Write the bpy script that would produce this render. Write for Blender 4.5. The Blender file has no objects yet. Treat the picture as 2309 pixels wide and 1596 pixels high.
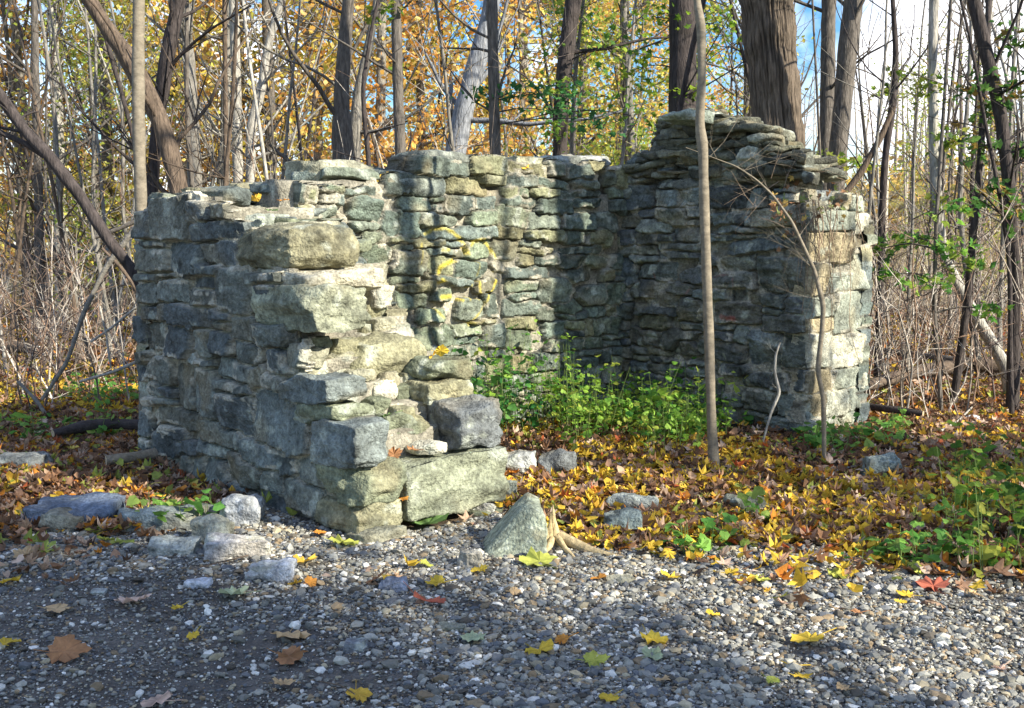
import bpy, math, random
import numpy as np
from mathutils import Vector, Matrix
R = math.radians
RNG = np.random.default_rng(7)
C = bpy.context.scene.collection
scene = bpy.context.scene

# ------------------------------------------------------------------ camera, world, sun, exposure
FPX, PITCH, CAMH = 2366.0, R(5.9), 1.5
cam_d = bpy.data.cameras.new('camera'); cam = bpy.data.objects.new('camera', cam_d); C.objects.link(cam)
cam.location = (0, 0, CAMH); cam.rotation_euler = (R(90) - PITCH, 0, 0)
cam_d.sensor_width = 36; cam_d.lens = 36 * FPX / 2308.0; cam_d.clip_end = 600; cam_d.clip_start = .05
scene.camera = cam
SUNH = np.array([.85, -.53]); SUNH /= np.linalg.norm(SUNH); SUN_EL = R(31)
SUNV = Vector((SUNH[0] * math.cos(SUN_EL), SUNH[1] * math.cos(SUN_EL), math.sin(SUN_EL)))
sl = bpy.data.lights.new('sun', 'SUN'); sl.energy = 5.0; sl.angle = R(.55); sl.color = (1, .93, .78)
so = bpy.data.objects.new('sun', sl); C.objects.link(so); so.location = (20, -15, 20)
so.rotation_euler = SUNV.to_track_quat('Z', 'Y').to_euler()
w = bpy.data.worlds.new('World'); scene.world = w; w.use_nodes = True
nt = w.node_tree; nt.nodes.clear()
out = nt.nodes.new('ShaderNodeOutputWorld'); bg = nt.nodes.new('ShaderNodeBackground'); bg.inputs[1].default_value = .10
sky = nt.nodes.new('ShaderNodeTexSky'); sky.sky_type = 'NISHITA'; sky.sun_disc = False
sky.sun_elevation = SUN_EL; sky.sun_rotation = math.atan2(SUNV.x, SUNV.y); sky.air_density = 1.3; sky.dust_density = .3; sky.ozone_density = 2.5
tc = nt.nodes.new('ShaderNodeTexCoord'); nz = nt.nodes.new('ShaderNodeTexNoise'); nz.inputs['Scale'].default_value = 3.3
nz.inputs['Detail'].default_value = 6; nz.inputs['Roughness'].default_value = .6
rp = nt.nodes.new('ShaderNodeValToRGB'); rp.color_ramp.elements[0].position = .50; rp.color_ramp.elements[1].position = .62
mx = nt.nodes.new('ShaderNodeMix'); mx.data_type = 'RGBA'; mx.inputs[7].default_value = (9.0, 9.0, 9.4, 1)
hs = nt.nodes.new('ShaderNodeHueSaturation'); hs.inputs['Saturation'].default_value = 1.35; hs.inputs['Value'].default_value = .9; tn = nt.nodes.new('ShaderNodeMix'); tn.data_type = 'RGBA'; tn.blend_type = 'MULTIPLY'; tn.inputs[0].default_value = 1; tn.inputs[7].default_value = (.68, .88, 1.12, 1)
L = nt.links.new
L(tc.outputs['Generated'], nz.inputs['Vector']); L(nz.outputs['Fac'], rp.inputs[0]); L(rp.outputs[0], mx.inputs[0])
L(sky.outputs[0], hs.inputs['Color']); L(hs.outputs[0], tn.inputs[6]); L(tn.outputs[2], mx.inputs[6]); L(mx.outputs[2], bg.inputs[0]); L(bg.outputs[0], out.inputs[0])
scene.view_settings.view_transform = 'Standard'; scene.view_settings.look = 'None'
scene.view_settings.exposure = 1.15; scene.view_settings.gamma = 1
scene.cycles.max_bounces = 5; scene.cycles.diffuse_bounces = 3; scene.cycles.transmission_bounces = 3

# ------------------------------------------------------------------ pixel (2308-wide view of the photo) to world
def ray(vx, vy):
    x = (vx - 1154) / FPX; u = (798 - vy) / FPX
    c, s = math.cos(PITCH), math.sin(PITCH)
    return np.array([x, c + u * s, -s + u * c])
CAM = np.array([0, 0, CAMH])
def gnd(vx, vy, z=0.):
    d = ray(vx, vy); return CAM + d * ((z - CAMH) / d[2])
def atY(vx, vy, Y):
    d = ray(vx, vy); return CAM + d * (Y / d[1])
def onplane(vx, vy, p0, n):
    d = ray(vx, vy); return CAM + d * (np.dot(p0 - CAM, n) / np.dot(d, n))

# ------------------------------------------------------------------ noise
def _h(ix, iy, iz, seed):
    n = (ix * 374761393 + iy * 668265263 + iz * 2147483647 + seed * 1274126177) & 0xFFFFFFFF
    n = ((n ^ (n >> 13)) * 1274126177) & 0xFFFFFFFF
    n = ((n ^ (n >> 15)) * 2246822519) & 0xFFFFFFFF
    return ((n ^ (n >> 16)) & 0xFFFF) / 32767.5 - 1
def noise(P, scale=1., seed=0, octv=1, gain=.5):
    P = np.asarray(P, float); tot = 0; amp = 1
    for o in range(octv):
        Q = P * scale + seed * 17.13 + 100
        I = np.floor(Q).astype(np.int64); F = Q - I; F = F * F * (3 - 2 * F)
        r = 0
        for dx in (0, 1):
            for dy in (0, 1):
                for dz in (0, 1):
                    wgt = (F[:, 0] if dx else 1 - F[:, 0]) * (F[:, 1] if dy else 1 - F[:, 1]) * (F[:, 2] if dz else 1 - F[:, 2])
                    r = r + wgt * _h(I[:, 0] + dx, I[:, 1] + dy, I[:, 2] + dz, seed + o * 7)
        tot = tot + amp * r; amp *= gain; scale *= 2
    return tot

# ------------------------------------------------------------------ object helpers
def tag(o, label=None, cat=None, group=None, kind=None):
    if label: o['label'] = label
    if cat: o['category'] = cat
    if group: o['group'] = group
    if kind: o['kind'] = kind
    return o
def empty(name, loc=(0, 0, 0), rz=0):
    o = bpy.data.objects.new(name, None); C.objects.link(o); o.location = loc; o.rotation_euler = (0, 0, rz); o.empty_display_size = .1
    return o
def mk(name, V, F, mat, parent=None, col=None, smooth=True):
    """V n x 3; F = list of (m x k) int arrays; col n x 3 linear albedo"""
    V = np.asarray(V, np.float32)
    if not isinstance(F, list): F = [F]
    F = [np.asarray(f, np.int32) for f in F if len(f)]
    me = bpy.data.meshes.new(name)
    me.vertices.add(len(V)); me.vertices.foreach_set('co', V.ravel())
    li = np.concatenate([f.ravel() for f in F]); tot = np.concatenate([np.full(len(f), f.shape[1], np.int32) for f in F])
    st = np.concatenate([[0], np.cumsum(tot)[:-1]]).astype(np.int32)
    me.loops.add(len(li)); me.loops.foreach_set('vertex_index', li)
    me.polygons.add(len(tot)); me.polygons.foreach_set('loop_start', st); me.polygons.foreach_set('loop_total', tot)
    me.update(calc_edges=True)
    me.polygons.foreach_set('use_smooth', np.full(len(tot), smooth, bool))
    if col is not None:
        a = me.color_attributes.new('Col', 'FLOAT_COLOR', 'POINT')
        c4 = np.ones((len(V), 4), np.float32); c4[:, :3] = np.clip(col, 0, 1); a.data.foreach_set('color', c4.ravel())
    me.materials.append(mat)
    o = bpy.data.objects.new(name, me); C.objects.link(o)
    if parent is not None: o.parent = parent
    return o
def copy_tree(o, parent=None):
    c = o.copy(); C.objects.link(c); c.parent = parent
    for ch in o.children: copy_tree(ch, c)
    return c
class MB:
    def __init__(s): s.V = []; s.T = []; s.Q = []; s.C = []; s.n = 0
    def add(s, V, T=None, Q=None, col=None):
        V = np.asarray(V, float)
        if T is not None and len(T): s.T.append(np.asarray(T) + s.n)
        if Q is not None and len(Q): s.Q.append(np.asarray(Q) + s.n)
        s.V.append(V); s.n += len(V)
        if col is None: col = (.3, .3, .3)
        s.C.append(np.broadcast_to(np.asarray(col, float), (len(V), 3)))
    def build(s, name, mat, parent=None, smooth=True):
        F = []
        if s.T: F.append(np.concatenate(s.T))
        if s.Q: F.append(np.concatenate(s.Q))
        return mk(name, np.concatenate(s.V), F, mat, parent, np.concatenate(s.C), smooth)

# ------------------------------------------------------------------ materials
def mat_new(name, rough=.9):
    m = bpy.data.materials.new(name); m.use_nodes = True
    b = m.node_tree.nodes['Principled BSDF']; b.inputs['Roughness'].default_value = rough; b.inputs['Specular IOR Level'].default_value = .25
    return m, m.node_tree, b
def mat_attr(name, scale=40, var=.35, bump=.4, bscale=120, bdist=.006, rough=.9, transl=0, obj=False, stretch=None, sat=1.):
    m, t, b = mat_new(name, rough); N = t.nodes; K = t.links.new
    at = N.new('ShaderNodeAttribute'); at.attribute_name = 'Col'
    co = N.new('ShaderNodeTexCoord'); mp = N.new('ShaderNodeMapping')
    K(co.outputs['Object'], mp.inputs[0])
    if stretch: mp.inputs['Scale'].default_value = stretch
    n1 = N.new('ShaderNodeTexNoise'); n1.inputs['Scale'].default_value = scale; n1.inputs['Detail'].default_value = 5; n1.inputs['Roughness'].default_value = .65
    K(mp.outputs[0], n1.inputs['Vector'])
    mr = N.new('ShaderNodeMapRange'); mr.inputs[1].default_value = .3; mr.inputs[2].default_value = .7; mr.inputs[3].default_value = 1 - var; mr.inputs[4].default_value = 1 + var
    K(n1.outputs['Fac'], mr.inputs[0])
    vm = N.new('ShaderNodeVectorMath'); vm.operation = 'SCALE'; K(at.outputs['Color'], vm.inputs[0]); K(mr.outputs[0], vm.inputs['Scale'])
    K(vm.outputs[0], b.inputs['Base Color'])
    if bump:
        n2 = N.new('ShaderNodeTexNoise'); n2.inputs['Scale'].default_value = bscale; n2.inputs['Detail'].default_value = 4
        K(mp.outputs[0], n2.inputs['Vector'])
        bp = N.new('ShaderNodeBump'); bp.inputs['Strength'].default_value = bump; bp.inputs['Distance'].default_value = bdist
        K(n2.outputs['Fac'], bp.inputs['Height']); K(bp.outputs[0], b.inputs['Normal'])
    if transl:
        tr = N.new('ShaderNodeBsdfTranslucent'); K(vm.outputs[0], tr.inputs[0]); ms = N.new('ShaderNodeMixShader'); ms.inputs[0].default_value = transl
        o = [x for x in N if x.type == 'OUTPUT_MATERIAL'][0]
        K(b.outputs[0], ms.inputs[1]); K(tr.outputs[0], ms.inputs[2]); K(ms.outputs[0], o.inputs['Surface'])
    return m
M_STONE = mat_attr('stone', 42, .5, 1.0, 70, .016)
M_PEBBLE = mat_attr('pebble', 60, .25, .3, 200, .003)
M_LEAF = mat_attr('leaf', 45, .22, .25, 60, .004, rough=.7, transl=.25)
M_CROWN = mat_attr('crown_leaf', 3, .25, 0, rough=.6, transl=.55)
M_BARK = mat_attr('bark', 38, .62, 1.0, 70, .015, stretch=(1, 1, .2))
M_BARKBIG = mat_attr('ridged_bark', 45, .5, 1.0, 70, .02, stretch=(1, 1, .15))
M_SMOOTH = mat_attr('smooth_bark', 16, .38, .5, 50, .006, stretch=(1, 1, 1.6))
M_WOOD = mat_attr('dead_wood', 30, .4, .8, 60, .01)

# ================================================================== ground
GRAVEL_EDGE = [(-2600, 1165), (-400, 1195), (0, 1205), (260, 1205), (430, 1175), (560, 1135), (640, 1120), (830, 1190), (1140, 1150), (1230, 1180), (1330, 1225), (1500, 1235), (1700, 1235), (1900, 1255), (2100, 1280), (2308, 1300), (2700, 1330), (4200, 1400)]
GE = np.array([gnd(*p)[:2] for p in GRAVEL_EDGE])
def edge_y(x): return np.interp(x, GE[:, 0], GE[:, 1])
def gz(x, y):
    x = np.atleast_1d(np.asarray(x, float)); y = np.atleast_1d(np.asarray(y, float))
    P = np.stack([x, y, x * 0], 1)
    z = .018 * noise(P, 1.3, 3, 2) + .008 * noise(P, 7, 4, 2)
    far = np.clip((y - 14) / 40, 0, 1)
    z = z + far * .5 * noise(P, .08, 5, 2)
    hill = np.clip((y - 22) / 45, 0, 1) * np.clip((x - .12 * y) / 18, 0, 1)
    z = z + 5.2 * hill * hill * (3 - 2 * hill)
    return z
def build_ground():
    xs = np.concatenate([-np.geomspace(120, 8, 40), np.linspace(-7.9, 7.9, 320), np.geomspace(8, 120, 40)])
    ys = np.concatenate([np.linspace(-30, 0, 12), np.linspace(.2, 14, 280), np.geomspace(14.1, 130, 90)])
    X, Y = np.meshgrid(xs, ys); x = X.ravel(); y = Y.ravel(); z = gz(x, y)
    nx, ny = len(xs), len(ys)
    i = np.arange(nx * ny).reshape(ny, nx)
    Q = np.stack([i[:-1, :-1], i[:-1, 1:], i[1:, 1:], i[1:, :-1]], -1).reshape(-1, 4)
    P = np.stack([x, y, z * 0], 1)
    g = np.clip((edge_y(x) + .12 * noise(P, 3, 8, 2) - y) / .15, 0, 1)[:, None]
    nn = noise(P, 2.2, 9, 4)[:, None]; n2 = noise(P, 14, 10, 3)[:, None]
    soil = np.array([.10, .072, .045]) * (1 + .45 * nn + .3 * n2)
    gr = np.array([.11, .10, .088]) * (1 + .25 * nn + .4 * n2)
    far = np.clip((y - 13) / 14, 0, 1)[:, None]
    fcol = np.array([.26, .19, .085]) * (1 + .5 * nn) + np.array([.0, .06, .0]) * np.clip(noise(P, .25, 12, 2), 0, 1)[:, None]
    col = soil * (1 - g) + gr * g; col = col * (1 - far) + fcol * far
    o = mk('ground', np.stack([x, y, z], 1), Q, mat_attr('soil', 25, .4, .8, 60, .03), None, col)
    tag(o, kind='structure', label='forest floor of dark soil with the gravel trail verge')
build_ground()
# a far road seen between the trunks on the left
def build_road():
    n = 40; a = np.linspace(0, 1, n); x = -60 + 66 * a; y = 50 + 3 * np.sin(a * 3) - 4 * a
    z = gz(x, y); z2 = gz(x, y + 3.2)
    V = np.concatenate([np.stack([x, y, np.maximum(z, z2) + .12], 1), np.stack([x, y + 3.2, np.maximum(z, z2) + .14], 1), np.stack([x, y - .3, z - .3], 1)])
    i = np.arange(n - 1)
    Q = np.concatenate([np.stack([i, i + 1, n + i + 1, n + i], 1), np.stack([2 * n + i, 2 * n + i + 1, i + 1, i], 1)])
    tag(mk('road', V, Q, mat_attr('asphalt', 2, .15, .1, 50, .002), None, np.full((len(V), 3), (.19, .2, .22))), kind='structure', label='pale asphalt road far off between the trunks')
build_road()

# ================================================================== rocks
def cube_sphere(n):
    key = n
    if key in cube_sphere.c: return cube_sphere.c[key]
    g = np.linspace(-1, 1, n); pts = {}; V = []; Q = []
    def vid(p):
        k = tuple(np.round(p, 5))
        if k not in pts: pts[k] = len(V); V.append(p)
        return pts[k]
    for ax in range(3):
        for s in (-1, 1):
            idx = np.zeros((n, n), int)
            for i in range(n):
                for j in range(n):
                    p = [0, 0, 0]; p[ax] = s; p[(ax + 1) % 3] = g[i]; p[(ax + 2) % 3] = g[j]; idx[i, j] = vid(p)
            q = np.stack([idx[:-1, :-1], idx[1:, :-1], idx[1:, 1:], idx[:-1, 1:]], -1).reshape(-1, 4)
            Q.append(q if s > 0 else q[:, ::-1])
    r = (np.array(V, float), np.concatenate(Q)); cube_sphere.c[key] = r; return r
cube_sphere.c = {}
STONE = np.array([(.20, .215, .17), (.17, .19, .175), (.235, .235, .185), (.16, .175, .175), (.27, .25, .17), (.22, .225, .20), (.26, .225, .15), (.14, .15, .14)])
MORT = np.array([.36, .335, .265])
STONE = STONE * np.array([.74, .80, .78])
def stone_color(P, base, seed):
    n1 = noise(P, 5, seed, 3)[:, None]; n2 = noise(P, 22, seed + 1, 3)[:, None]; n3 = noise(P, 9, seed + 2, 3)[:, None]
    c = base * (1 + .36 * n1 + .36 * n2)
    lich = np.clip((n3 - .55) * 4, 0, 1); c = c * (1 - lich * .55) + np.array([.42, .45, .38]) * lich * .55
    br = np.clip((noise(P, 3.1, seed + 3, 2)[:, None] - .35) * 3, 0, 1); c = c * (1 - .4 * br) + np.array([.25, .2, .11]) * .4 * br
    return c
def rock_geo(size, seed, sph=.3, cuts=7, rough=.05, n=14, base=None):
    """size: full extents; returns V (centred), Q, col"""
    rg = np.random.default_rng(seed); V0, Q = cube_sphere(n)
    S = V0 / np.linalg.norm(V0, axis=1)[:, None] * 1.12
    V = V0 * (1 - sph) + S * sph
    # bevel the box corners, then chop random facets
    for k in range(cuts):
        d = rg.normal(size=3); d /= np.linalg.norm(d); lim = (abs(d).sum()) * rg.uniform(.60, .84)
        e = V @ d - lim; V = V - np.outer(np.clip(e, 0, None), d)
    half = np.asarray(size, float) / 2
    W = V * half
    nrm = V / np.maximum(np.linalg.norm(V, axis=1), 1e-6)[:, None]
    m = half.min() if half.min() > .03 else half.mean() * .6
    o = rg.uniform(0, 50, 3)
    dsp = noise(W + o, 1.1 / half.mean(), seed, 3) * m * rough * 3.2 + noise(W + o, 14, seed + 5, 3) * min(m * .18, .009)
    q4 = 3 * noise((W + o) * np.array([1, 1, 3]), 5, seed + 8, 3); fl = np.floor(q4); fr = np.clip((q4 - fl - .5) * 4 + .5, 0, 1); dsp = dsp + min(.007, m * .1) * (fl + fr)
    W = W + nrm * dsp[:, None]
    if base is None: base = STONE[rg.integers(len(STONE))]
    return W, Q, stone_color(W + o, np.asarray(base), seed)
def rot3(rx, ry, rz): return np.array(Matrix.Rotation(rz, 3, 'Z') @ Matrix.Rotation(ry, 3, 'Y') @ Matrix.Rotation(rx, 3, 'X'))
def rock_at(name, ctr, size, rot=(0, 0, 0), seed=1, parent=None, **kw):
    W, Q, c = rock_geo(size, seed, **kw); W = W @ rot3(*rot).T
    o = mk(name, W, Q, M_STONE, parent, c); o.location = ctr; return o

# ================================================================== the ruin
P0 = gnd(825, 1222)
YAW = math.atan(2114 / FPX)
A_ = np.array([-math.sin(YAW), math.cos(YAW), 0]); B_ = np.array([math.cos(YAW), math.sin(YAW), 0]); Z_ = np.array([0, 0, 1.])
def loc(p): q = np.asarray(p) - P0; return np.array([q @ A_, q @ B_, q[2]])
def wor(a, b, z): return P0 + A_ * a + B_ * b + Z_ * z
P2 = loc(gnd(1140, 1150)); C0 = loc(gnd(1815, 985)); P1 = loc(gnd(340, 1038)); C1 = loc(onplane(1942, 985, wor(C0[0], 0, 0), A_))
BT = P2[1]                       # thickness of the near wall
AC = C0[0]; BC = C0[1]; BC2 = C1[1]
ABK = P1[0]                      # back outside
_c = loc(onplane(1405, 800, wor(0, BC, 0), B_)); ABI = _c[0]
print('frame P0', P0, 'P1', P1, 'P2', P2, 'C0', C0, 'C1', C1, 'ABI', ABI)
if ABK < ABI + .6: ABK = ABI + .7
ruin = empty('stone_ruin', tuple(P0))
tag(ruin, 'roofless ruin of rough grey fieldstone walls, three sides standing on the forest floor', 'ruin')

def pts_uz(pts, plane_p, plane_n, uax):
    r = []
    for p in pts:
        q = loc(onplane(p[0], p[1], plane_p, plane_n)); r.append((q[0] if uax == 'a' else q[1], q[2]))
    return np.array(r)
def inpoly(px, py, poly):
    r = np.zeros(px.shape, bool); n = len(poly)
    for i in range(n):
        x1, y1 = poly[i]; x2, y2 = poly[(i + 1) % n]
        if y1 == y2: continue
        c = ((y1 > py) != (y2 > py)) & (px < (x2 - x1) * (py - y1) / (y2 - y1) + x1); r ^= c
    return r
def masonry(name, const, uax, sgn, urange, zmax, poly, rects_v, seed, res=.008, parent=None, relief=.05, pal=None, paint=None, thick=.16, hbias=0., scale=1., mort=MORT, curv=.0, block=(.09, .2), dgap=.25, warp=1., tl=1., ter=.5, jw=.0018, smr=.5):
    """height field of laid stones on the plane {a or b}=const; sgn = outward direction along the other axis"""
    rg = np.random.default_rng(seed); pal = STONE if pal is None else pal
    n_ax = B_ if uax == 'a' else A_
    pl = wor(0, const, 0) if uax == 'a' else wor(const, 0, 0)
    if poly is None: poly_uz = np.array([(urange[0], -.3), (urange[1], -.3), (urange[1], zmax), (urange[0], zmax)])
    elif isinstance(poly, np.ndarray): poly_uz = poly
    else: poly_uz = pts_uz(poly, pl, n_ax, uax)
    seeds = []
    for (x0, y0, x1, y1) in rects_v:
        q = pts_uz([(x0, y0), (x1, y0), (x1, y1), (x0, y1)], pl, n_ax, uax)
        uc, zc = q.mean(0); hu = abs(q[:, 0] - uc).mean(); hz = (abs(q[0, 1] - q[3, 1]) + abs(q[1, 1] - q[2, 1])) / 4
        seeds.append((uc, zc, hu * .97, hz * .97, 0))
    nt_ = len(seeds)
    z = -.12
    while z < zmax + .1:
        hc = rg.uniform(*block) * scale; u = urange[0] - .1 * rg.random()
        while u < urange[1] + .1:
            lw = rg.uniform(.09, .34) * scale
            if rg.random() < .3 and hc > .11 * scale:
                k = rg.uniform(.35, .65); cand = [(u + lw / 2, z + hc * k / 2, lw / 2, hc * k / 2), (u + lw / 2, z + hc * (1 + k) / 2, lw / 2, hc * (1 - k) / 2)]
            else: cand = [(u + lw / 2, z + hc / 2, lw / 2, hc / 2)]
            for cd in cand:
                cd = (cd[0], cd[1] + rg.normal() * .008, cd[2], cd[3])
                ok = True
                for s in seeds[:nt_]:
                    if abs(cd[0] - s[0]) < s[2] + cd[2] * .7 and abs(cd[1] - s[1]) < s[3] + cd[3] * .7: ok = False; break
                if ok: seeds.append((*cd, 1))
            u += lw
        z += hc
    S = np.array(seeds); ns = len(S)
    us = np.arange(urange[0], urange[1] + res, res); zs = np.arange(-.12, zmax + res, res)
    U, Zg = np.meshgrid(us, zs); u = U.ravel(); z = Zg.ravel(); P = np.stack([u, z, u * 0 + seed], 1)
    uw = u + warp * .018 * noise(P, 9, seed, 3); zw = z + warp * .013 * noise(P, 10, seed + 1, 3)
    uw = uw + .0035 * noise(P, 42, seed + 30, 2); zw = zw + .0035 * noise(P, 45, seed + 31, 2)
    tilt = tl * rg.normal(0, .055, ns) * (1 + S[:, 4]); rnd = rg.uniform(.05, .42, ns)
    best = np.full(u.shape, 9.); sec = best.copy(); lab = np.zeros(u.shape, int)
    for i in range(ns):
        uc, zc, hu, hz, _ = S[i]
        m = np.where((abs(uw - uc) < hu + .16) & (abs(zw - zc) < hz + .16))[0]
        if not len(m): continue
        du = uw[m] - uc; dz = zw[m] - zc; t = tilt[i]
        du, dz = abs(du * math.cos(t) + dz * math.sin(t)), abs(-du * math.sin(t) + dz * math.cos(t))
        r = rnd[i] * min(hu, hz); qx = du - hu + r; qz = dz - hz + r
        sd = np.hypot(np.clip(qx, 0, None), np.clip(qz, 0, None)) + np.minimum(np.maximum(qx, qz), 0) - r - (.016 if S[i, 4] == 0 else 0)
        b = best[m]; upd = sd < b
        sec[m] = np.where(upd, b, np.minimum(sec[m], sd)); lab[m] = np.where(upd, i, lab[m]); best[m] = np.where(upd, sd, b)
    e = np.minimum((sec - best) / 2 - jw, .008 - best) + .002 * noise(P, 60, seed + 3, 2)
    s = np.clip(e / .009, 0, 1); prof = np.sqrt(s * (2 - s))
    off = rg.uniform(-.45, .6, ns); off[rg.random(ns) < .08] = -.75
    sx = rg.normal(0, .09, ns); sz = rg.normal(0, .13, ns)
    stn = np.clip(e / .006, 0, 1)
    P3 = np.stack([u, z, lab * 3.7], 1)
    h = relief * prof * (1 + off[lab]) + stn * ((u - S[lab, 0]) * sx[lab] + (z - S[lab, 1]) * sz[lab])
    h = h + stn * (.009 * noise(P3, 14, seed + 4, 4) + .010 * noise(P3, 5, seed + 5, 2)) + (1 - stn) * (.008 * noise(P, 40, seed + 6, 3) - .004 + .022 * noise(P, 4, seed + 7, 2))
    fa = rg.uniform(0, 3.14, ns); fk = rg.uniform(0, .38, ns) * min(1, ter + .4); fo = rg.normal(0, .03, ns)
    h = h + stn * (.012 - fk[lab] * abs((u - S[lab, 0]) * np.cos(fa[lab]) + (z - S[lab, 1]) * np.sin(fa[lab]) + fo[lab]))
    q4 = 3.2 * noise(P3 * np.array([1, 3.5, 1]), 5, seed + 20, 3); fl = np.floor(q4); fr = q4 - fl; fr = np.clip((fr - .5) * 4 + .5, 0, 1); h = h + stn * .0085 * ter * (fl + fr)
    deep = (1 - stn) * np.clip((noise(P, 6, seed + 8, 2) + dgap) * 5, 0, 1); h = h - .06 * deep
    base = pal[rg.integers(len(pal), size=ns)] * rg.uniform(.8, 1.2, (ns, 1))
    col = stone_color(P3, base[lab], seed)
    mcol = mort * (1 + .3 * noise(P, 30, seed + 9, 3)[:, None]) * (1 - .55 * np.clip(noise(P, 2.2, seed + 10, 3)[:, None] + .25 + hbias, 0, 1))
    mcol = mcol * (1 - .72 * deep[:, None])
    smear = np.clip((noise(P, 7, seed + 11, 3) - smr) * 5, 0, 1) * (e < .03)
    k = (stn * (1 - smear * .8))[:, None]; col = col * k + mcol * (1 - k)
    if paint is not None: col = paint(u, z, col, pl, n_ax)
    kept_s = inpoly(S[:, 0], S[:, 1], poly_uz)
    nu, nz_ = len(us), len(zs); lab2 = lab.reshape(nz_, nu)
    pin = kept_s[lab2] & inpoly(U, Zg - (.07 if poly is not None else 0), poly_uz) if poly is not None else kept_s[lab2]
    # outline follows whole stones, never beyond the traced edge by more than a hand
    cell = kept_s[lab2[:-1, :-1]] & (pin[:-1, :-1])
    H = h
    if uax == 'a': V = wor(0, 0, 0) + np.outer(u, A_) + np.outer(const + sgn * H, B_) + np.outer(z, Z_)
    else: V = wor(0, 0, 0) + np.outer(u, B_) + np.outer(const + sgn * H, A_) + np.outer(z, Z_)
    V = V - P0
    idx = np.arange(nu * nz_).reshape(nz_, nu)
    q = np.stack([idx[:-1, :-1], idx[:-1, 1:], idx[1:, 1:], idx[1:, :-1]], -1)[cell]
    # returns into the wall along the outline
    pc = np.pad(cell, 1); E = []
    up = np.argwhere(pc[1:-1, 1:-1] & ~pc[2:, 1:-1]); E.append(np.stack([idx[up[:, 0] + 1, up[:, 1]], idx[up[:, 0] + 1, up[:, 1] + 1]], 1))
    dn = np.argwhere(pc[1:-1, 1:-1] & ~pc[:-2, 1:-1]); E.append(np.stack([idx[dn[:, 0], dn[:, 1] + 1], idx[dn[:, 0], dn[:, 1]]], 1))
    lf = np.argwhere(pc[1:-1, 1:-1] & ~pc[1:-1, :-2]); E.append(np.stack([idx[lf[:, 0], lf[:, 1]], idx[lf[:, 0] + 1, lf[:, 1]]], 1))
    rt = np.argwhere(pc[1:-1, 1:-1] & ~pc[1:-1, 2:]); E.append(np.stack([idx[rt[:, 0] + 1, rt[:, 1] + 1], idx[rt[:, 0], rt[:, 1] + 1]], 1))
    E = np.concatenate(E); ev, inv = np.unique(E, return_inverse=True); inv = inv.reshape(E.shape)
    back = V[ev] - (B_ if uax == 'a' else A_) * sgn * thick
    nb = len(V); ne = len(ev); V2 = np.concatenate([V, V[ev], back]); col2 = np.concatenate([col, col[ev] * 1.1, col[ev] * 1.1])
    sq = np.stack([nb + inv[:, 0], nb + inv[:, 1], nb + ne + inv[:, 1], nb + ne + inv[:, 0]], 1)
    Q = np.concatenate([q, sq]); used, ri = np.unique(Q, return_inverse=True); Q = ri.reshape(Q.shape)
    return mk(name, V2[used], Q, M_STONE, parent, col2[used])

def conv(lst, ox, oy, k): return [(ox + x0 * k, oy + y0 * k, ox + x1 * k, oy + y1 * k) for (x0, y0, x1, y1) in lst]
# --- near side wall, outer face (in shade)
RA = conv([(155, 310, 250, 500), (255, 190, 555, 520), (560, 395, 960, 520), (160, 585, 365, 770), (370, 545, 635, 800), (650, 530, 880, 710), (635, 712, 780, 790), (785, 750, 1030, 1110), (1035, 775, 1340, 860),
           (1300, 930, 1690, 1250), (1112, 865, 1295, 1170), (570, 815, 772, 910), (320, 835, 540, 1000), (555, 915, 762, 1060), (180, 890, 310, 1030), (190, 1045, 330, 1150), (335, 1040, 430, 1160),
           (440, 1035, 762, 1220), (770, 1080, 895, 1160), (770, 1170, 885, 1240), (200, 1185, 370, 1380), (380, 1190, 560, 1450), (620, 1225, 745, 1480), (750, 1245, 880, 1430), (895, 1150, 1100, 1330),
           (890, 1340, 1090, 1520), (1105, 1185, 1320, 1350), (160, 540, 360, 580), (170, 790, 470, 825)], 281.75, 394.5, .28246)
RA += conv([(185, 430, 265, 560), (272, 420, 380, 600), (388, 425, 530, 800), (530, 470, 700, 830), (678, 445, 1020, 600), (490, 400, 680, 470), (700, 555, 930, 665), (722, 655, 935, 960), (955, 650, 1335, 1085), (1030, 545, 1160, 655),
            (1165, 595, 1520, 720), (1345, 735, 1530, 880), (1335, 890, 1680, 1205), (275, 765, 578, 900), (300, 880, 460, 980), (590, 870, 860, 1030), (250, 935, 380, 1090), (385, 1000, 560, 1090), (870, 1005, 1240, 1235),
            (570, 1010, 760, 1080), (745, 1085, 1010, 1290), (1010, 1160, 1150, 1360), (1255, 1115, 1520, 1330), (1155, 1265, 1400, 1470), (1555, 1215, 1690, 1450), (1415, 1385, 1700, 1570), (985, 1370, 1180, 1480),
            (1185, 335, 1290, 450), (1065, 365, 1180, 520), (210, 580, 290, 680), (290, 620, 385, 690), (210, 690, 390, 740)], 281.75, 676.2, .3178)
POLY_A = [(745, 1260), (745, 1060), (722, 1055), (715, 955), (705, 905), (690, 865), (690, 852), (690, 775), (640, 745), (640, 652), (640, 640), (640, 612), (545, 608), (540, 520), (500, 460), (470, 440), (362, 443), (355, 478), (326, 482), (318, 1080), (560, 1200)]
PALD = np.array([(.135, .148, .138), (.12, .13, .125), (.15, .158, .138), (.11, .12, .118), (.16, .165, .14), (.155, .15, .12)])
def a_end(z):   # outer edge of the broken end, by height
    return float(np.interp(z, [.0, .50, .56, .72, .80, .95, 1.1, 1.3, 1.42, 2], [0, 0, .22, .25, .45, .60, .42, .42, .8, .9]))
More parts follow.
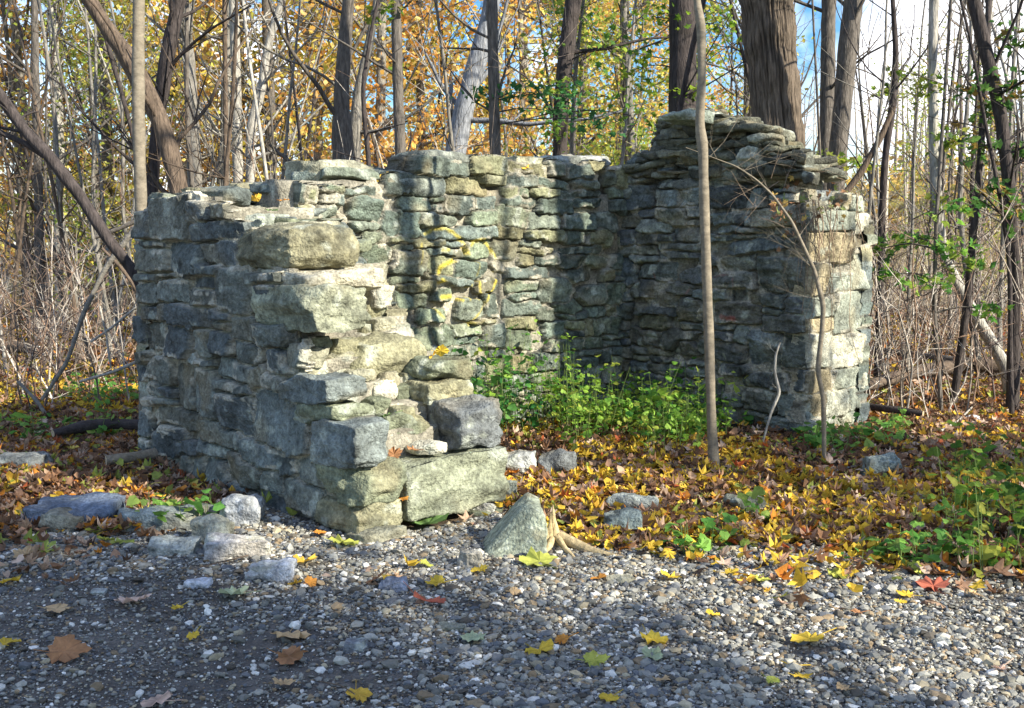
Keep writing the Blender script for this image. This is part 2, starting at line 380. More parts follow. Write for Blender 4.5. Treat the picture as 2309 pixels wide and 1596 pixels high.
def a_in(z):    # inner edge of the broken end
    return float(np.interp(z, [.0, .28, .32, .62, .66, .85, .9, 1.2, 1.4, 2], [0.02, .02, .05, .1, .32, .4, .7, 1.1, 1.4, 1.5]))
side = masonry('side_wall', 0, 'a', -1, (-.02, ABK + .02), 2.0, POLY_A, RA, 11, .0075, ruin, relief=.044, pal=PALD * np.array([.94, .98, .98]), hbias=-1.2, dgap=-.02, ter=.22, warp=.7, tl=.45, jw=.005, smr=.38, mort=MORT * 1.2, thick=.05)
side['label'] = 'near side wall with its end broken down into steps of large blocks'
# mortar and rubble core of the near wall: a stack of rough layers
def core_layers(name, layers, parent, seed, colr=MORT * .7):
    mb = MB(); rg = np.random.default_rng(seed)
    for (z0, z1, quad) in layers:
        V0, Q = cube_sphere(26)
        s = (V0[:, 0] + 1) / 2; t = (V0[:, 1] + 1) / 2; h = (V0[:, 2] + 1) / 2
        q = np.array(quad, float)
        ab = np.outer((1 - s) * (1 - t), q[0]) + np.outer(s * (1 - t), q[1]) + np.outer(s * t, q[2]) + np.outer((1 - s) * t, q[3])
        z = z0 + (z1 - z0) * h
        W = np.outer(ab[:, 0], A_) + np.outer(ab[:, 1], B_) + np.outer(z, Z_)
        n3 = np.stack([noise(W, 7, seed + k, 4) for k in range(3)], 1)
        W = W + n3 * np.array([.022, .022, .02])
        c = stone_color(W, np.array(colr), seed) * (1 + .2 * noise(W, 12, seed + 9, 3)[:, None])
        mb.add(W, None, Q, c)
    return mb.build(name, M_STONE, parent)
lay = []
zz = [-.1, .2, .5, .62, .74, .86, .98, 1.12, 1.26, 1.38]
for z0, z1 in zip(zz[:-1], zz[1:]):
    o_, i_ = a_end((z0 + z1) / 2) + .2, a_in((z0 + z1) / 2) + .24
    lay.append((z0 - .02, z1, [(o_, .02), (i_, BT - .04), (ABK - .03, BT - .04), (ABK - .03, .02)]))
lay.append((1.3, 1.47, [(1.0, .03), (1.55, BT - .05), (ABK, BT - .05), (ABK, .03)]))
lay.append((1.4, 1.60, [(1.35, .05), (1.8, BT - .05), (ABK, BT - .05), (ABK, .03)]))
lay.append((1.55, 1.74, [(1.75, .06), (1.95, BT - .05), (ABK, BT - .05), (ABK, .04)]))
core_layers('mortar_core', lay, side, 31)
bseed = [100]
def blk(name, t0, x0, y0, x1, y1, depth, parent=side, rz=0., sph=.12, cuts=6, rough=.035, base=None, n=20, tilt=0., label=None):
    """block whose lit end face is the photo rectangle on the plane a=t0"""
    pl = wor(t0, 0, 0)
    q = np.array([loc(onplane(x, y, pl, A_)) for x, y in ((x0, y0), (x1, y0), (x1, y1), (x0, y1))])
    b0, b1 = q[:, 1].min(), q[:, 1].max(); z0, z1 = (q[2, 2] + q[3, 2]) / 2, (q[0, 2] + q[1, 2]) / 2
    bseed[0] += 1
    c = A_ * (t0 + depth / 2) + B_ * ((b0 + b1) / 2) + Z_ * ((z0 + z1) / 2)
    W, Q, col = rock_geo((b1 - b0 + .02, depth, z1 - z0 + .02), bseed[0], sph, cuts, rough, n, base)
    W = W @ rot3(tilt, 0, YAW + rz).T
    o = mk(name, W, Q, M_STONE, parent, col); o.location = c
    if label: o['label'] = label
    return o
TAN = (.225, .215, .135); OLV = (.165, .18, .12); PAL_ = (.28, .27, .195); GRY = (.15, .17, .16); DRK = (.11, .115, .12)
blk('foot_stone', -.10, 828, 1203, 915, 1252, .24, base=PAL_, rz=.12, label='pale stone lying loose at the foot of the corner')
blk('block', .0, 812, 1138, 905, 1214, .5, base=TAN)
blk('block', -.01, 808, 1053, 915, 1136, .4, base=OLV)
blk('block', .03, 921, 1012, 1140, 1150, .45, base=(.225, .24, .17), cuts=4, sph=.06, rough=.02, n=24, label='largest squared block at the base of the broken end')
blk('block', -.01, 806, 962, 872, 1058, .47, base=GRY, cuts=4)
blk('block', .24, 874, 935, 972, 992, .4, base=OLV)
blk('block', .05, 1043, 912, 1135, 1008, .30, base=(.12, .13, .13), cuts=5, sph=.1, label='dark block on the inner corner of the broken end')
blk('block', .22, 752, 916, 842, 960, .45, base=OLV)
blk('block', .24, 740, 858, 830, 913, .5, base=GRY)
blk('block', .58, 686, 790, 748, 822, .4, base=PAL_, rz=-.1); blk('block', .60, 688, 821, 735, 855, .35, base=(.38, .36, .25))
blk('boulder', .56, 808, 768, 975, 846, .34, base=TAN, sph=.6, cuts=3, rough=.04, n=22, rz=.1, label='rounded tan boulder lying on the steps')
blk('block', .30, 970, 862, 1065, 905, .38, base=TAN); blk('block', .32, 978, 814, 1064, 858, .35, base=OLV, sph=.25)
blk('block', .30, 722, 653, 854, 748, .72, base=(.27, .28, .2), cuts=5, sph=.12, n=28, label='large projecting block with a pale fractured end')
blk('boulder', .66, 652, 509, 826, 609, .66, base=(.235, .22, .14), sph=.62, cuts=2, rough=.03, n=30, label='big smooth tan boulder topping the broken end')
blk('mortar_bed', .55, 690, 614, 862, 652, .5, base=(.40, .37, .28), sph=.1, rough=.09, n=24, label='crumbling pale mortar under the top boulder')
blk('mortar_bed', .85, 700, 600, 860, 628, .4, base=(.40, .37, .28), sph=.1, rough=.12, n=24)
for (t0, x0, y0, x1, y1) in [(.48, 850, 858, 900, 905), (.46, 898, 872, 945, 908), (.5, 862, 842, 905, 872), (.52, 905, 845, 960, 880), (.42, 940, 880, 975, 912), (.36, 845, 905, 880, 935), (.62, 745, 800, 800, 850), (.66, 760, 765, 812, 800),
                             (1.0, 848, 650, 884, 690), (1.05, 830, 690, 880, 720), (.9, 850, 722, 900, 745), (.95, 820, 735, 860, 765), (.8, 880, 745, 930, 770), (.62, 690, 765, 745, 790), (1.1, 850, 600, 872, 640), (.28, 905, 925, 935, 945), (.0, 880, 1195, 905, 1215), (.7, 935, 765, 975, 800),
                             (.52, 800, 835, 850, 862), (.4, 985, 905, 1040, 925), (.05, 960, 1005, 1010, 1022), (.02, 1080, 1150, 1138, 1172)]:
    blk('rubble', t0, x0, y0, x1, y1, .2, base=[PAL_, TAN, (.45, .43, .34), OLV][bseed[0] % 4], sph=.3, rough=.07, n=10)
# slabs and mortar lumps on the top of the near wall
def topstone(name, parent, a, b, z, sa, sb, sz, base, sph=.2, rz=0., cuts=7, n=14, label=None, tilt=(0, 0)):
    bseed[0] += 1
    W, Q, col = rock_geo((sb, sa, sz), bseed[0], sph, cuts, .06, n, base); W = W @ rot3(tilt[0], tilt[1], YAW + rz).T
    o = mk(name, W, Q, M_STONE, parent, col); o.location = A_ * a + B_ * b + Z_ * z
    if label: o['label'] = label
    return o
rg = np.random.default_rng(5)
for k in range(34):
    a = rg.uniform(1.15, ABK); b = rg.uniform(.06, BT - .05); zt = np.interp(a, [1.1, 1.4, 1.8, 2.3, 3], [1.46, 1.5, 1.62, 1.74, 1.78])
    topstone('cap_stone', side, a, b, zt + rg.uniform(-.02, .02), rg.uniform(.12, .4), rg.uniform(.15, .45), rg.uniform(.05, .10), [PAL_, (.22, .24, .2), GRY, OLV][k % 4], .2, rg.normal() * .4, tilt=(rg.normal() * .05, rg.normal() * .05))
# --- back wall, inner face
RB = conv([(290, 215, 720, 365), (500, 85, 940, 200), (945, 60, 1240, 180), (760, 215, 1090, 350), (410, 365, 620, 490), (630, 375, 730, 415), (655, 430, 735, 510), (745, 370, 980, 500), (985, 380, 1145, 470), (940, 490, 1145, 605), (550, 510, 840, 610),
           (590, 615, 1140, 710), (380, 490, 560, 690), (240, 510, 375, 680), (0, 400, 235, 550), (0, 570, 200, 640), (90, 650, 270, 740), (480, 710, 730, 770), (290, 700, 440, 745), (300, 760, 480, 800), (100, 770, 330, 910), (320, 810, 590, 1000), (740, 720, 860, 770),
           (600, 780, 890, 830), (895, 730, 1125, 850), (1130, 730, 1340, 860), (600, 860, 800, 980), (1220, 190, 1490, 290), (1220, 300, 1330, 375), (1340, 310, 1420, 380), (1180, 460, 1385, 610), (1480, 400, 1760, 510), (1420, 520, 1635, 635), (1220, 385, 1460, 445),
           (1400, 645, 1700, 715), (1150, 615, 1390, 710), (1360, 720, 1510, 780), (1360, 790, 1590, 830), (1340, 840, 1460, 930), (1470, 840, 1620, 910), (1240, 940, 1560, 1025), (1250, 1040, 1475, 1130), (1280, 1135, 1450, 1200), (1480, 1035, 1560, 1200), (330, 1010, 530, 1060),
           (370, 1070, 660, 1130), (340, 1140, 440, 1250), (480, 1140, 580, 1250), (530, 1280, 740, 1360), (820, 900, 1050, 1020), (820, 1030, 960, 1070), (1000, 1030, 1140, 1130), (860, 1200, 1060, 1350), (1065, 1140, 1150, 1320), (1240, 1205, 1480, 1320), (1240, 1340, 1480, 1430),
           (1020, 1400, 1230, 1560), (1240, 1440, 1400, 1590), (1495, 250, 1750, 300), (1760, 250, 1960, 310), (1425, 315, 1635, 365), (1640, 330, 1995, 380), (1260, 120, 1560, 190), (1565, 100, 1700, 190), (1710, 140, 1900, 230), (1780, 390, 1995, 440), (1690, 520, 1930, 640),
           (1940, 510, 2120, 630), (1710, 650, 1840, 730), (1860, 650, 2050, 760), (1680, 780, 1995, 830), (1650, 840, 1850, 930), (1870, 850, 2040, 920), (1740, 950, 1900, 1040), (1570, 1040, 1750, 1200), (1620, 1220, 1850, 1300), (1820, 1100, 2020, 1220)], 788.9, 338.1, .2825)
POLY_B = [(600, 1300), (600, 420), (860, 420), (875, 385), (930, 372), (990, 356), (1060, 350), (1130, 350), (1140, 356), (1215, 356), (1300, 362), (1350, 372), (1405, 385), (1490, 390), (1490, 1200)]
YEL = np.array([.62, .50, .04]); RED = np.array([.33, .05, .045])
def stroke_paint(strokes, col_p, ox, oy, k):
    def f(u, z, col, pl, n_ax, uax='b'):
        for pts, wd, op in strokes:
            q = pts_uz([(ox + x * k, oy + y * k) for x, y in pts], pl, n_ax, uax)
            d = np.full(u.shape, 9.)
            for (p, r) in zip(q[:-1], q[1:]):
                v = r - p; L2 = max(v @ v, 1e-9); t = np.clip(((u - p[0]) * v[0] + (z - p[1]) * v[1]) / L2, 0, 1)
                d = np.minimum(d, np.hypot(u - p[0] - t * v[0], z - p[1] - t * v[1]))
            P = np.stack([u, z, u * 0], 1)
            m = (np.clip((wd + .006 * noise(P, 25, 3, 2) - d) / .022, 0, 1) * op * (1 - .35 * np.clip(noise(P, 35, 77, 2), 0, 1)))[:, None]
            col = col * (1 - m) + col_p * m
        return col
    return f
YS = [([(600, 670), (660, 632), (730, 625), (790, 655), (835, 705), (870, 755), (905, 825)], .02, .8), ([(925, 760), (960, 725), (1030, 718), (1085, 745), (1125, 800), (1150, 860)], .02, .75), ([(542, 750), (535, 905)], .012, .7),
      ([(700, 800), (760, 795)], .022, .6), ([(800, 885), (740, 905), (695, 935), (688, 985)], .026, .9), ([(705, 1035), (715, 1055)], .024, .85), ([(1000, 870), (1002, 1000)], .012, .55), ([(700, 1175), (760, 1165), (815, 1170)], .028, .85),
      ([(868, 1155), (872, 1195)], .02, .9), ([(945, 1080), (925, 1130), (935, 1195)], .017, .9), ([(1005, 1050), (1003, 1120), (1008, 1190)], .014, .9), ([(1150, 980), (1130, 1060), (1090, 1140), (1060, 1220)], .017, .85),
      ([(610, 1200), (660, 1270), (730, 1335)], .018, .7), ([(1055, 1240), (1010, 1310), (935, 1390)], .018, .7)]
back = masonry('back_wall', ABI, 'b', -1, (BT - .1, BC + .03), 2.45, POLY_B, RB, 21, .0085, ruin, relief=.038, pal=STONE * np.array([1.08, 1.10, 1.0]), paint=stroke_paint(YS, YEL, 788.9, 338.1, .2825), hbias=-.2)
back['label'] = 'back wall with faded yellow spray paint marks on its sunlit stones'
# --- far side wall (gable remnant), inner face
RC = conv([(480, 560, 660, 690), (690, 570, 830, 680), (850, 580, 960, 680), (1020, 555, 1285, 680), (1290, 560, 1370, 680), (540, 410, 680, 490), (685, 445, 780, 490), (785, 470, 960, 500), (1040, 405, 1150, 460), (700, 505, 960, 560), (1030, 480, 1250, 530),
           (700, 700, 890, 800), (460, 750, 590, 800), (610, 770, 800, 850), (590, 700, 700, 740), (1040, 740, 1180, 790), (1190, 740, 1250, 800), (1255, 755, 1500, 805), (1080, 808, 1440, 850), (1445, 810, 1640, 870), (560, 860, 700, 920), (710, 855, 810, 910), (820, 820, 950, 900),
           (400, 840, 550, 930), (380, 935, 690, 990), (700, 915, 960, 960), (1030, 858, 1400, 890), (1030, 895, 1500, 975), (1100, 1005, 1320, 1090), (1325, 1020, 1505, 1220), (1510, 1010, 1655, 1220), (700, 965, 960, 1000), (540, 995, 700, 1040), (300, 1000, 560, 1180), (590, 1040, 800, 1140),
           (820, 1090, 1020, 1160), (1030, 1110, 1300, 1200), (400, 1185, 520, 1290), (530, 1180, 600, 1250), (605, 1150, 680, 1250), (760, 1170, 930, 1230), (680, 1240, 830, 1320), (835, 1270, 970, 1410), (1040, 1205, 1150, 1270), (1160, 1210, 1270, 1280), (1280, 1250, 1505, 1320), (1090, 1290, 1355, 1420),
           (1510, 1270, 1640, 1360), (1360, 1325, 1470, 1370), (1360, 1380, 1640, 1475), (560, 1310, 820, 1370), (300, 1290, 520, 1380), (600, 1375, 760, 1460), (850, 1415, 970, 1460), (530, 1470, 730, 1560), (740, 1470, 960, 1590), (170, 1185, 370, 1300)], 1239.7, 225.4, .3531)
RC += conv([(440, 190, 625, 370), (640, 200, 770, 390), (0, 190, 150, 310), (240, 250, 400, 350), (680, 405, 765, 520), (400, 520, 600, 640), (610, 555, 760, 680), (130, 470, 280, 600), (285, 380, 440, 430), (400, 435, 560, 500), (565, 440, 660, 520)], 1521.5, 676.2, .3885)
POLY_C = [(1380, 1200), (1380, 395), (1425, 380), (1440, 356), (1500, 340), (1560, 330), (1640, 325), (1700, 350), (1740, 385), (1790, 420), (1815, 470), (1819, 470), (1819, 1100)]
RS = [([(1125, 1385), (1160, 1395), (1200, 1395)], .03, .55), ([(1195, 1140), (1200, 1190)], .012, .6), ([(1040, 1135), (1090, 1118), (1150, 1115)], .010, .55), ([(915, 1195), (895, 1235)], .012, .5), ([(685, 1100), (690, 1140)], .008, .6)]
_pc = stroke_paint(RS, RED, 1239.7, 225.4, .3531)
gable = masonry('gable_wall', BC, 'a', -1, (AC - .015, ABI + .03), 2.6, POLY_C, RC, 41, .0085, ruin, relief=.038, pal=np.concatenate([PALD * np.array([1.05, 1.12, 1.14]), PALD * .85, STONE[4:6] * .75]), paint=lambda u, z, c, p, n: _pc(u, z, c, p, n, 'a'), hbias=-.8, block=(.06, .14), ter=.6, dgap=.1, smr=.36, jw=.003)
gable['label'] = 'taller shaded side wall with a ragged heap of thin slabs on top'
RCE = conv([(275, 290, 330, 400), (335, 330, 410, 385), (350, 385, 455, 520), (415, 125, 465, 190), (415, 265, 458, 380), (270, 405, 345, 470), (275, 475, 345, 520), (270, 525, 350, 635), (355, 525, 445, 635), (270, 645, 350, 720), (355, 640, 445, 705), (325, 715, 395, 800), (397, 705, 440, 775), (385, 780, 440, 870), (270, 725, 322, 800), (270, 805, 380, 870), (275, 190, 410, 285), (275, 120, 410, 185)], 1634, 394.5, .681)
POLY_CE = [(1812, 1060), (1812, 470), (1880, 455), (1910, 440), (1952, 475), (1956, 1060)]
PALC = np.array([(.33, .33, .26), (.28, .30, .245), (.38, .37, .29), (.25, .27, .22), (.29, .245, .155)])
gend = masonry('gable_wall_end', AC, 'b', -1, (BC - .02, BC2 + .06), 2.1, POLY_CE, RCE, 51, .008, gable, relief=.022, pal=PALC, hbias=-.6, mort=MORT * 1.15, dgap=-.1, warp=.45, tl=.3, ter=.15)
gend.name = 'quoin_end'; gend['label'] = 'pale sunlit end of squared corner stones'
# hidden faces, coarser
masonry('inner_face', BT, 'a', 1, (1.0, ABI), 1.7, np.array([(.7, -.3), (ABI, -.3), (ABI, 1.75), (1.6, 1.65), (1.4, 1.3), (1.1, 1.1), (.7, .6)]), [], 61, .02, side)
masonry('outer_face', ABK, 'b', 1, (-.02, BC2 + .02), 2.1, np.array([(-.1, -.3), (BC2 + .1, -.3), (BC2 + .1, 2.0), (1.5, 1.95), (1.1, 1.7), (-.1, 1.68)]), [], 71, .02, back)
masonry('outer_face', BC2, 'a', 1, (AC - .02, ABK + .02), 2.25, np.array([(-.1, -.3), (ABK + .1, -.3), (ABK + .1, 2.0), (1.5, 2.1), (.9, 1.9), (.4, 1.75), (-.1, 1.68)]), [], 81, .02, gable)
core_layers('mortar_core', [(-.1, 1.95, [(ABI + .03, BT - .2), (ABI + .03, BC2 - .03), (ABK - .02, BC2 - .03), (ABK - .02, BT - .2)]), (1.2, 1.75, [(ABI + .03, .03), (ABI + .03, BT + .3), (ABK - .02, BT + .3), (ABK - .02, .03)])], back, 33)
core_layers('mortar_core', [(-.1, 1.62, [(AC + .03, BC + .03), (AC + .03, BC2 - .03), (ABI + .1, BC2 - .03), (ABI + .1, BC + .03)]), (1.5, 1.93, [(AC + .06, BC + .04), (AC + .1, BC2 - .06), (ABI + .1, BC2 - .06), (ABI + .1, BC + .04)]), (1.9, 2.12, [(AC + .3, BC + .1), (AC + .35, BC2 - .12), (ABI + .1, BC2 - .12), (ABI + .1, BC + .1)])], gable, 34, colr=(.2, .19, .15))
# cap stones along the back wall
for k in range(42):
    b = rg.uniform(.15, BC2 - .1); a = rg.uniform(ABI + .12, ABK - .08)
    zt = np.interp(b, [0, .5, .9, 1.2, 1.6, 2.6, 4.2, 5.2], [1.76, 1.84, 1.9, 1.97, 2.03, 2.03, 1.98, 1.98])
    topstone('cap_stone', back, a, b, zt + rg.uniform(-.03, .03), rg.uniform(.15, .4), rg.uniform(.18, .5), rg.uniform(.07, .13), STONE[k % 8], .25, rg.normal() * .4)
def stoneV(name, parent, x0, y0, x1, y1, plane_a, depth, base, label=None, sph=.15, cuts=6, rz=0.):
    return blk(name, plane_a, x0, y0, x1, y1, depth, parent, rz, sph, cuts, .04, base, 18, 0, label)
stoneV('cap_stone', back, 702, 368, 866, 436, ABI + .12, .35, (.26, .255, .19), 'squared pale block standing on the wall corner', sph=.1)
stoneV('cap_stone', back, 876, 384, 1010, 440, ABI - .03, .4, (.15, .17, .15), 'dark lichened boulder at the head of the back wall', sph=.3)
stoneV('cap_stone', back, 960, 350, 1140, 392, ABI - .02, .5, (.14, .15, .13), None, sph=.3)
stoneV('cap_stone', back, 1165, 357, 1240, 390, ABI + .02, .3, (.33, .32, .22), None, sph=.3)
stoneV('cap_stone', back, 1240, 355, 1330, 382, ABI + .05, .3, (.28, .30, .27), None, sph=.3)
stoneV('cap_stone', back, 1290, 352, 1380, 376, ABI + .1, .3, (.30, .31, .29), None, sph=.3)
# ragged heap on the gable wall: thin slabs on thin slabs
def heap():
    rh = np.random.default_rng(99); z = 2.02; k = 0
    ys = [(392, 1425, 1880), (380, 1425, 1850), (368, 1430, 1835), (356, 1440, 1805), (345, 1450, 1790), (333, 1490, 1775), (322, 1497, 1760), (311, 1497, 1752), (300, 1500, 1748), (290, 1498, 1730), (280, 1498, 1700), (271, 1500, 1680), (263, 1520, 1650), (256, 1550, 1620)]
    for li, (yv, xa, xb) in enumerate(ys):
        for row in range(3):
            bpl = BC + .05 + row * .26
            p = wor(0, bpl, 0); x = xa + rh.uniform(-6, 6)
            while x < xb:
                wpx = rh.uniform(28, 105); q0 = loc(onplane(x, yv, p, B_)); q1 = loc(onplane(min(x + wpx, xb + 8), yv, p, B_))
                ac = (q0[0] + q1[0]) / 2; sa = abs(q0[0] - q1[0]) + .02; zc = (q0[2] + q1[2]) / 2; x += wpx * rh.uniform(.85, 1)
                if row > 0: zc = loc(onplane((x + xa) / 2, yv, wor(0, BC + .1, 0), B_))[2] + .0
                if sa < .05 or (row and li > 11): continue
                sa = min(sa, .5); ac = max(ac, AC + .02 + sa / 2 + .10 * li * .2)
                base = [(.10, .10, .075), (.12, .12, .085), (.085, .088, .07), (.14, .125, .085), (.07, .07, .055), (.17, .17, .13)][rh.integers(6)]
                topstone('slab', gable, ac, bpl + rh.uniform(-.04, .06), zc - .02, min(sa, .5), rh.uniform(.2, .4), rh.uniform(.03, .06) if rh.random() < .7 else rh.uniform(.07, .12), base, .12, rh.normal() * .35, n=9, tilt=(rh.normal() * .09, rh.normal() * .08)); k += 1
    return k
print('slabs', heap())
# some named heap stones
stoneV('cap_stone', gable, 1700, 338, 1782, 378, AC + .42, .2, (.42, .43, .35), 'pale angular stone on the shoulder of the heap', sph=.1)
stoneV('cap_stone', gable, 1545, 252, 1645, 274, AC + .85, .3, (.2, .23, .19), 'topmost stone of the heap', sph=.3)
stoneV('cap_stone', gable, 1838, 432, 1914, 470, AC + .06, .45, (.12, .13, .13), None, sph=.06)
stoneV('cap_stone', gable, 1912, 470, 1948, 508, AC + .02, .3, (.46, .46, .38), None, sph=.1)
stoneV('cap_stone', gable, 1812, 468, 1882, 508, AC + .0, .5, (.27, .26, .2), None, sph=.08)
stoneV('cap_stone', gable, 1882, 462, 1948, 512, AC + .01, .5, (.33, .33, .27), None, sph=.08)
stoneV('cap_stone', gable, 1870, 440, 1945, 470, AC + .2, .5, (.13, .14, .13), None, sph=.08)
stoneV('cap_stone', gable, 1800, 400, 1850, 430, AC + .35, .35, (.16, .17, .14), None, sph=.1)
# ================================================================== leaves
def outline(half): 
    r = [p for p in half]; l = [(-x, y) for x, y in half[::-1] if x > 0]; return np.array(r + l)
MAPLE = outline([(.04, -.38), (.22, -.46), (.30, -.34), (.46, -.30), (.44, -.14), (.58, .02), (.52, .16), (.40, .16), (.38, .34), (.24, .30), (.20, .44), (.10, .48), (0, .62)])
OAK = outline([(.03, -.5), (.13, -.38), (.06, -.3), (.22, -.2), (.08, -.1), (.28, .04), (.09, .1), (.23, .26), (.07, .28), (.12, .42), (0, .5)])
STAR = outline([(.05, -.40), (.48, -.24), (.26, -.02), (.52, .2), (.18, .2), (0, .62)])
HEART = outline([(.02, -.35), (.30, -.42), (.45, -.1), (.25, .25), (0, .5)])
RHOMB = np.array([(0, -.5), (.34, -.05), (0, .5), (-.34, .05)])
def leafbatch(P, size, yaw, rx, ry, curl, col, shape, seed=0, fan=True):
    N = len(P); k = len(shape); S = np.concatenate([[(0, -.05)], shape]) if fan else shape
    n = len(S); r2 = (S ** 2).sum(1); rgl = np.random.default_rng(seed)
    x = np.broadcast_to(S[:, 0], (N, n)) * size[:, None]; y = np.broadcast_to(S[:, 1], (N, n)) * size[:, None]
    z = (curl[:, None] * r2 + .25 * curl[:, None] * abs(S[:, 0]) + rgl.normal(size=(N, n)) * .06 * (r2 > .1)) * size[:, None]
    cy, sy = np.cos(yaw)[:, None], np.sin(yaw)[:, None]; ca, sa = np.cos(rx)[:, None], np.sin(rx)[:, None]; cb, sb = np.cos(ry)[:, None], np.sin(ry)[:, None]
    y, z = y * ca - z * sa, y * sa + z * ca
    x, z = x * cb + z * sb, -x * sb + z * cb
    x, y = x * cy - y * sy, x * sy + y * cy
    V = np.stack([x, y, z], -1) + P[:, None, :]
    if fan:
        i = np.arange(1, k + 1); T = np.stack([np.zeros(k, int), i, np.roll(i, -1)], 1)
    else: T = np.arange(k)[None]
    F = (T[None] + (np.arange(N) * n)[:, None, None]).reshape(-1, T.shape[1])
    c = np.repeat(col[:, None, :], n, 1) * (1 + .15 * rgl.normal(size=(N, n, 1)))
    return V.reshape(-1, 3), F, c.reshape(-1, 3)
LITTER = np.array([(.36, .21, .13), (.24, .13, .07), (.16, .08, .04), (.44, .30, .20), (.62, .36, .04), (.68, .46, .05), (.54, .21, .03), (.30, .34, .07), (.36, .09, .03), (.54, .40, .30), (.10, .06, .04), (.64, .52, .12)])
LP = np.array([.16, .16, .14, .12, .06, .05, .06, .06, .03, .09, .09, .02])
def ruin_mask(x, y):
    q = np.stack([x - P0[0], y - P0[1]], 1); a = q @ A_[:2]; b = q @ B_[:2]
    return ((a > .0) & (a < ABK + .05) & (b > -.02) & (b < BT)) | ((a > ABI) & (a < ABK + .05) & (b > 0) & (b < BC2)) | ((a > AC) & (a < ABK) & (b > BC) & (b < BC2 + .02)), a, b
def build_litter():
    rl = np.random.default_rng(21); N = 92000
    y = np.exp(rl.uniform(np.log(4.2), np.log(26), N)); x = rl.uniform(-.62, .62, N) * (y + .5)
    e = edge_y(x) + .14 * noise(np.stack([x, y, x * 0], 1), 3, 8, 2)
    d = y - e; keep = (d > 0) | (rl.random(N) < np.exp(d / .26) * .42 * (noise(np.stack([x, y, x * 0], 1), 2, 77, 2) > -.3))
    m, a, b = ruin_mask(x, y); keep &= ~m
    # apron of bare grit along the foot of the near wall
    bare = (b < 0) & (b > -.5) & (a > -.3) & (a < 1.0); keep &= ~(bare & (rl.random(N) < .85))
    rub = (a > -.25) & (a < .0) & (b > 0) & (b < 1.0); keep &= ~(rub & (rl.random(N) < .8))
    x, y = x[keep], y[keep]; n = len(x)
    z = gz(x, y) + rl.uniform(.004, .05, n)
    ci = rl.choice(len(LITTER), n, p=LP / LP.sum()); col = LITTER[ci] * rl.uniform(.7, 1.15, (n, 1))
    # warmer, yellower drifts as patches
    pt = noise(np.stack([x, y, x * 0], 1), .8, 31, 2); yel = (pt > .3) & (rl.random(n) < .35); col[yel] = np.array([.68, .46, .05]) * rl.uniform(.7, 1.15, (yel.sum(), 1))
    size = rl.uniform(.03, .1, n) * np.where(y > 12, 1.25, 1)
    mb = MB(); kind_ = rl.choice(3, n, p=[.42, .28, .30]); cu = rl.uniform(-.8, 1.7, n); yw = rl.uniform(0, 6.28, n); r1 = rl.normal(0, .42, n); r2_ = rl.normal(0, .42, n); PP = np.stack([x, y, z], 1)
    for k_, sh in enumerate((STAR, OAK, HEART)):
        m_ = kind_ == k_; V, F, c = leafbatch(PP[m_], size[m_] * (1, 1.25, .85)[k_], yw[m_], r1[m_], r2_[m_], cu[m_], col[m_], sh, 3 + k_); mb.add(V, F, None, c)
    tag(mb.build('leaf_litter', M_LEAF, None, False), kind='stuff', label='deep litter of brown, tan, orange and yellow fallen leaves', group='fallen leaves')
build_litter()
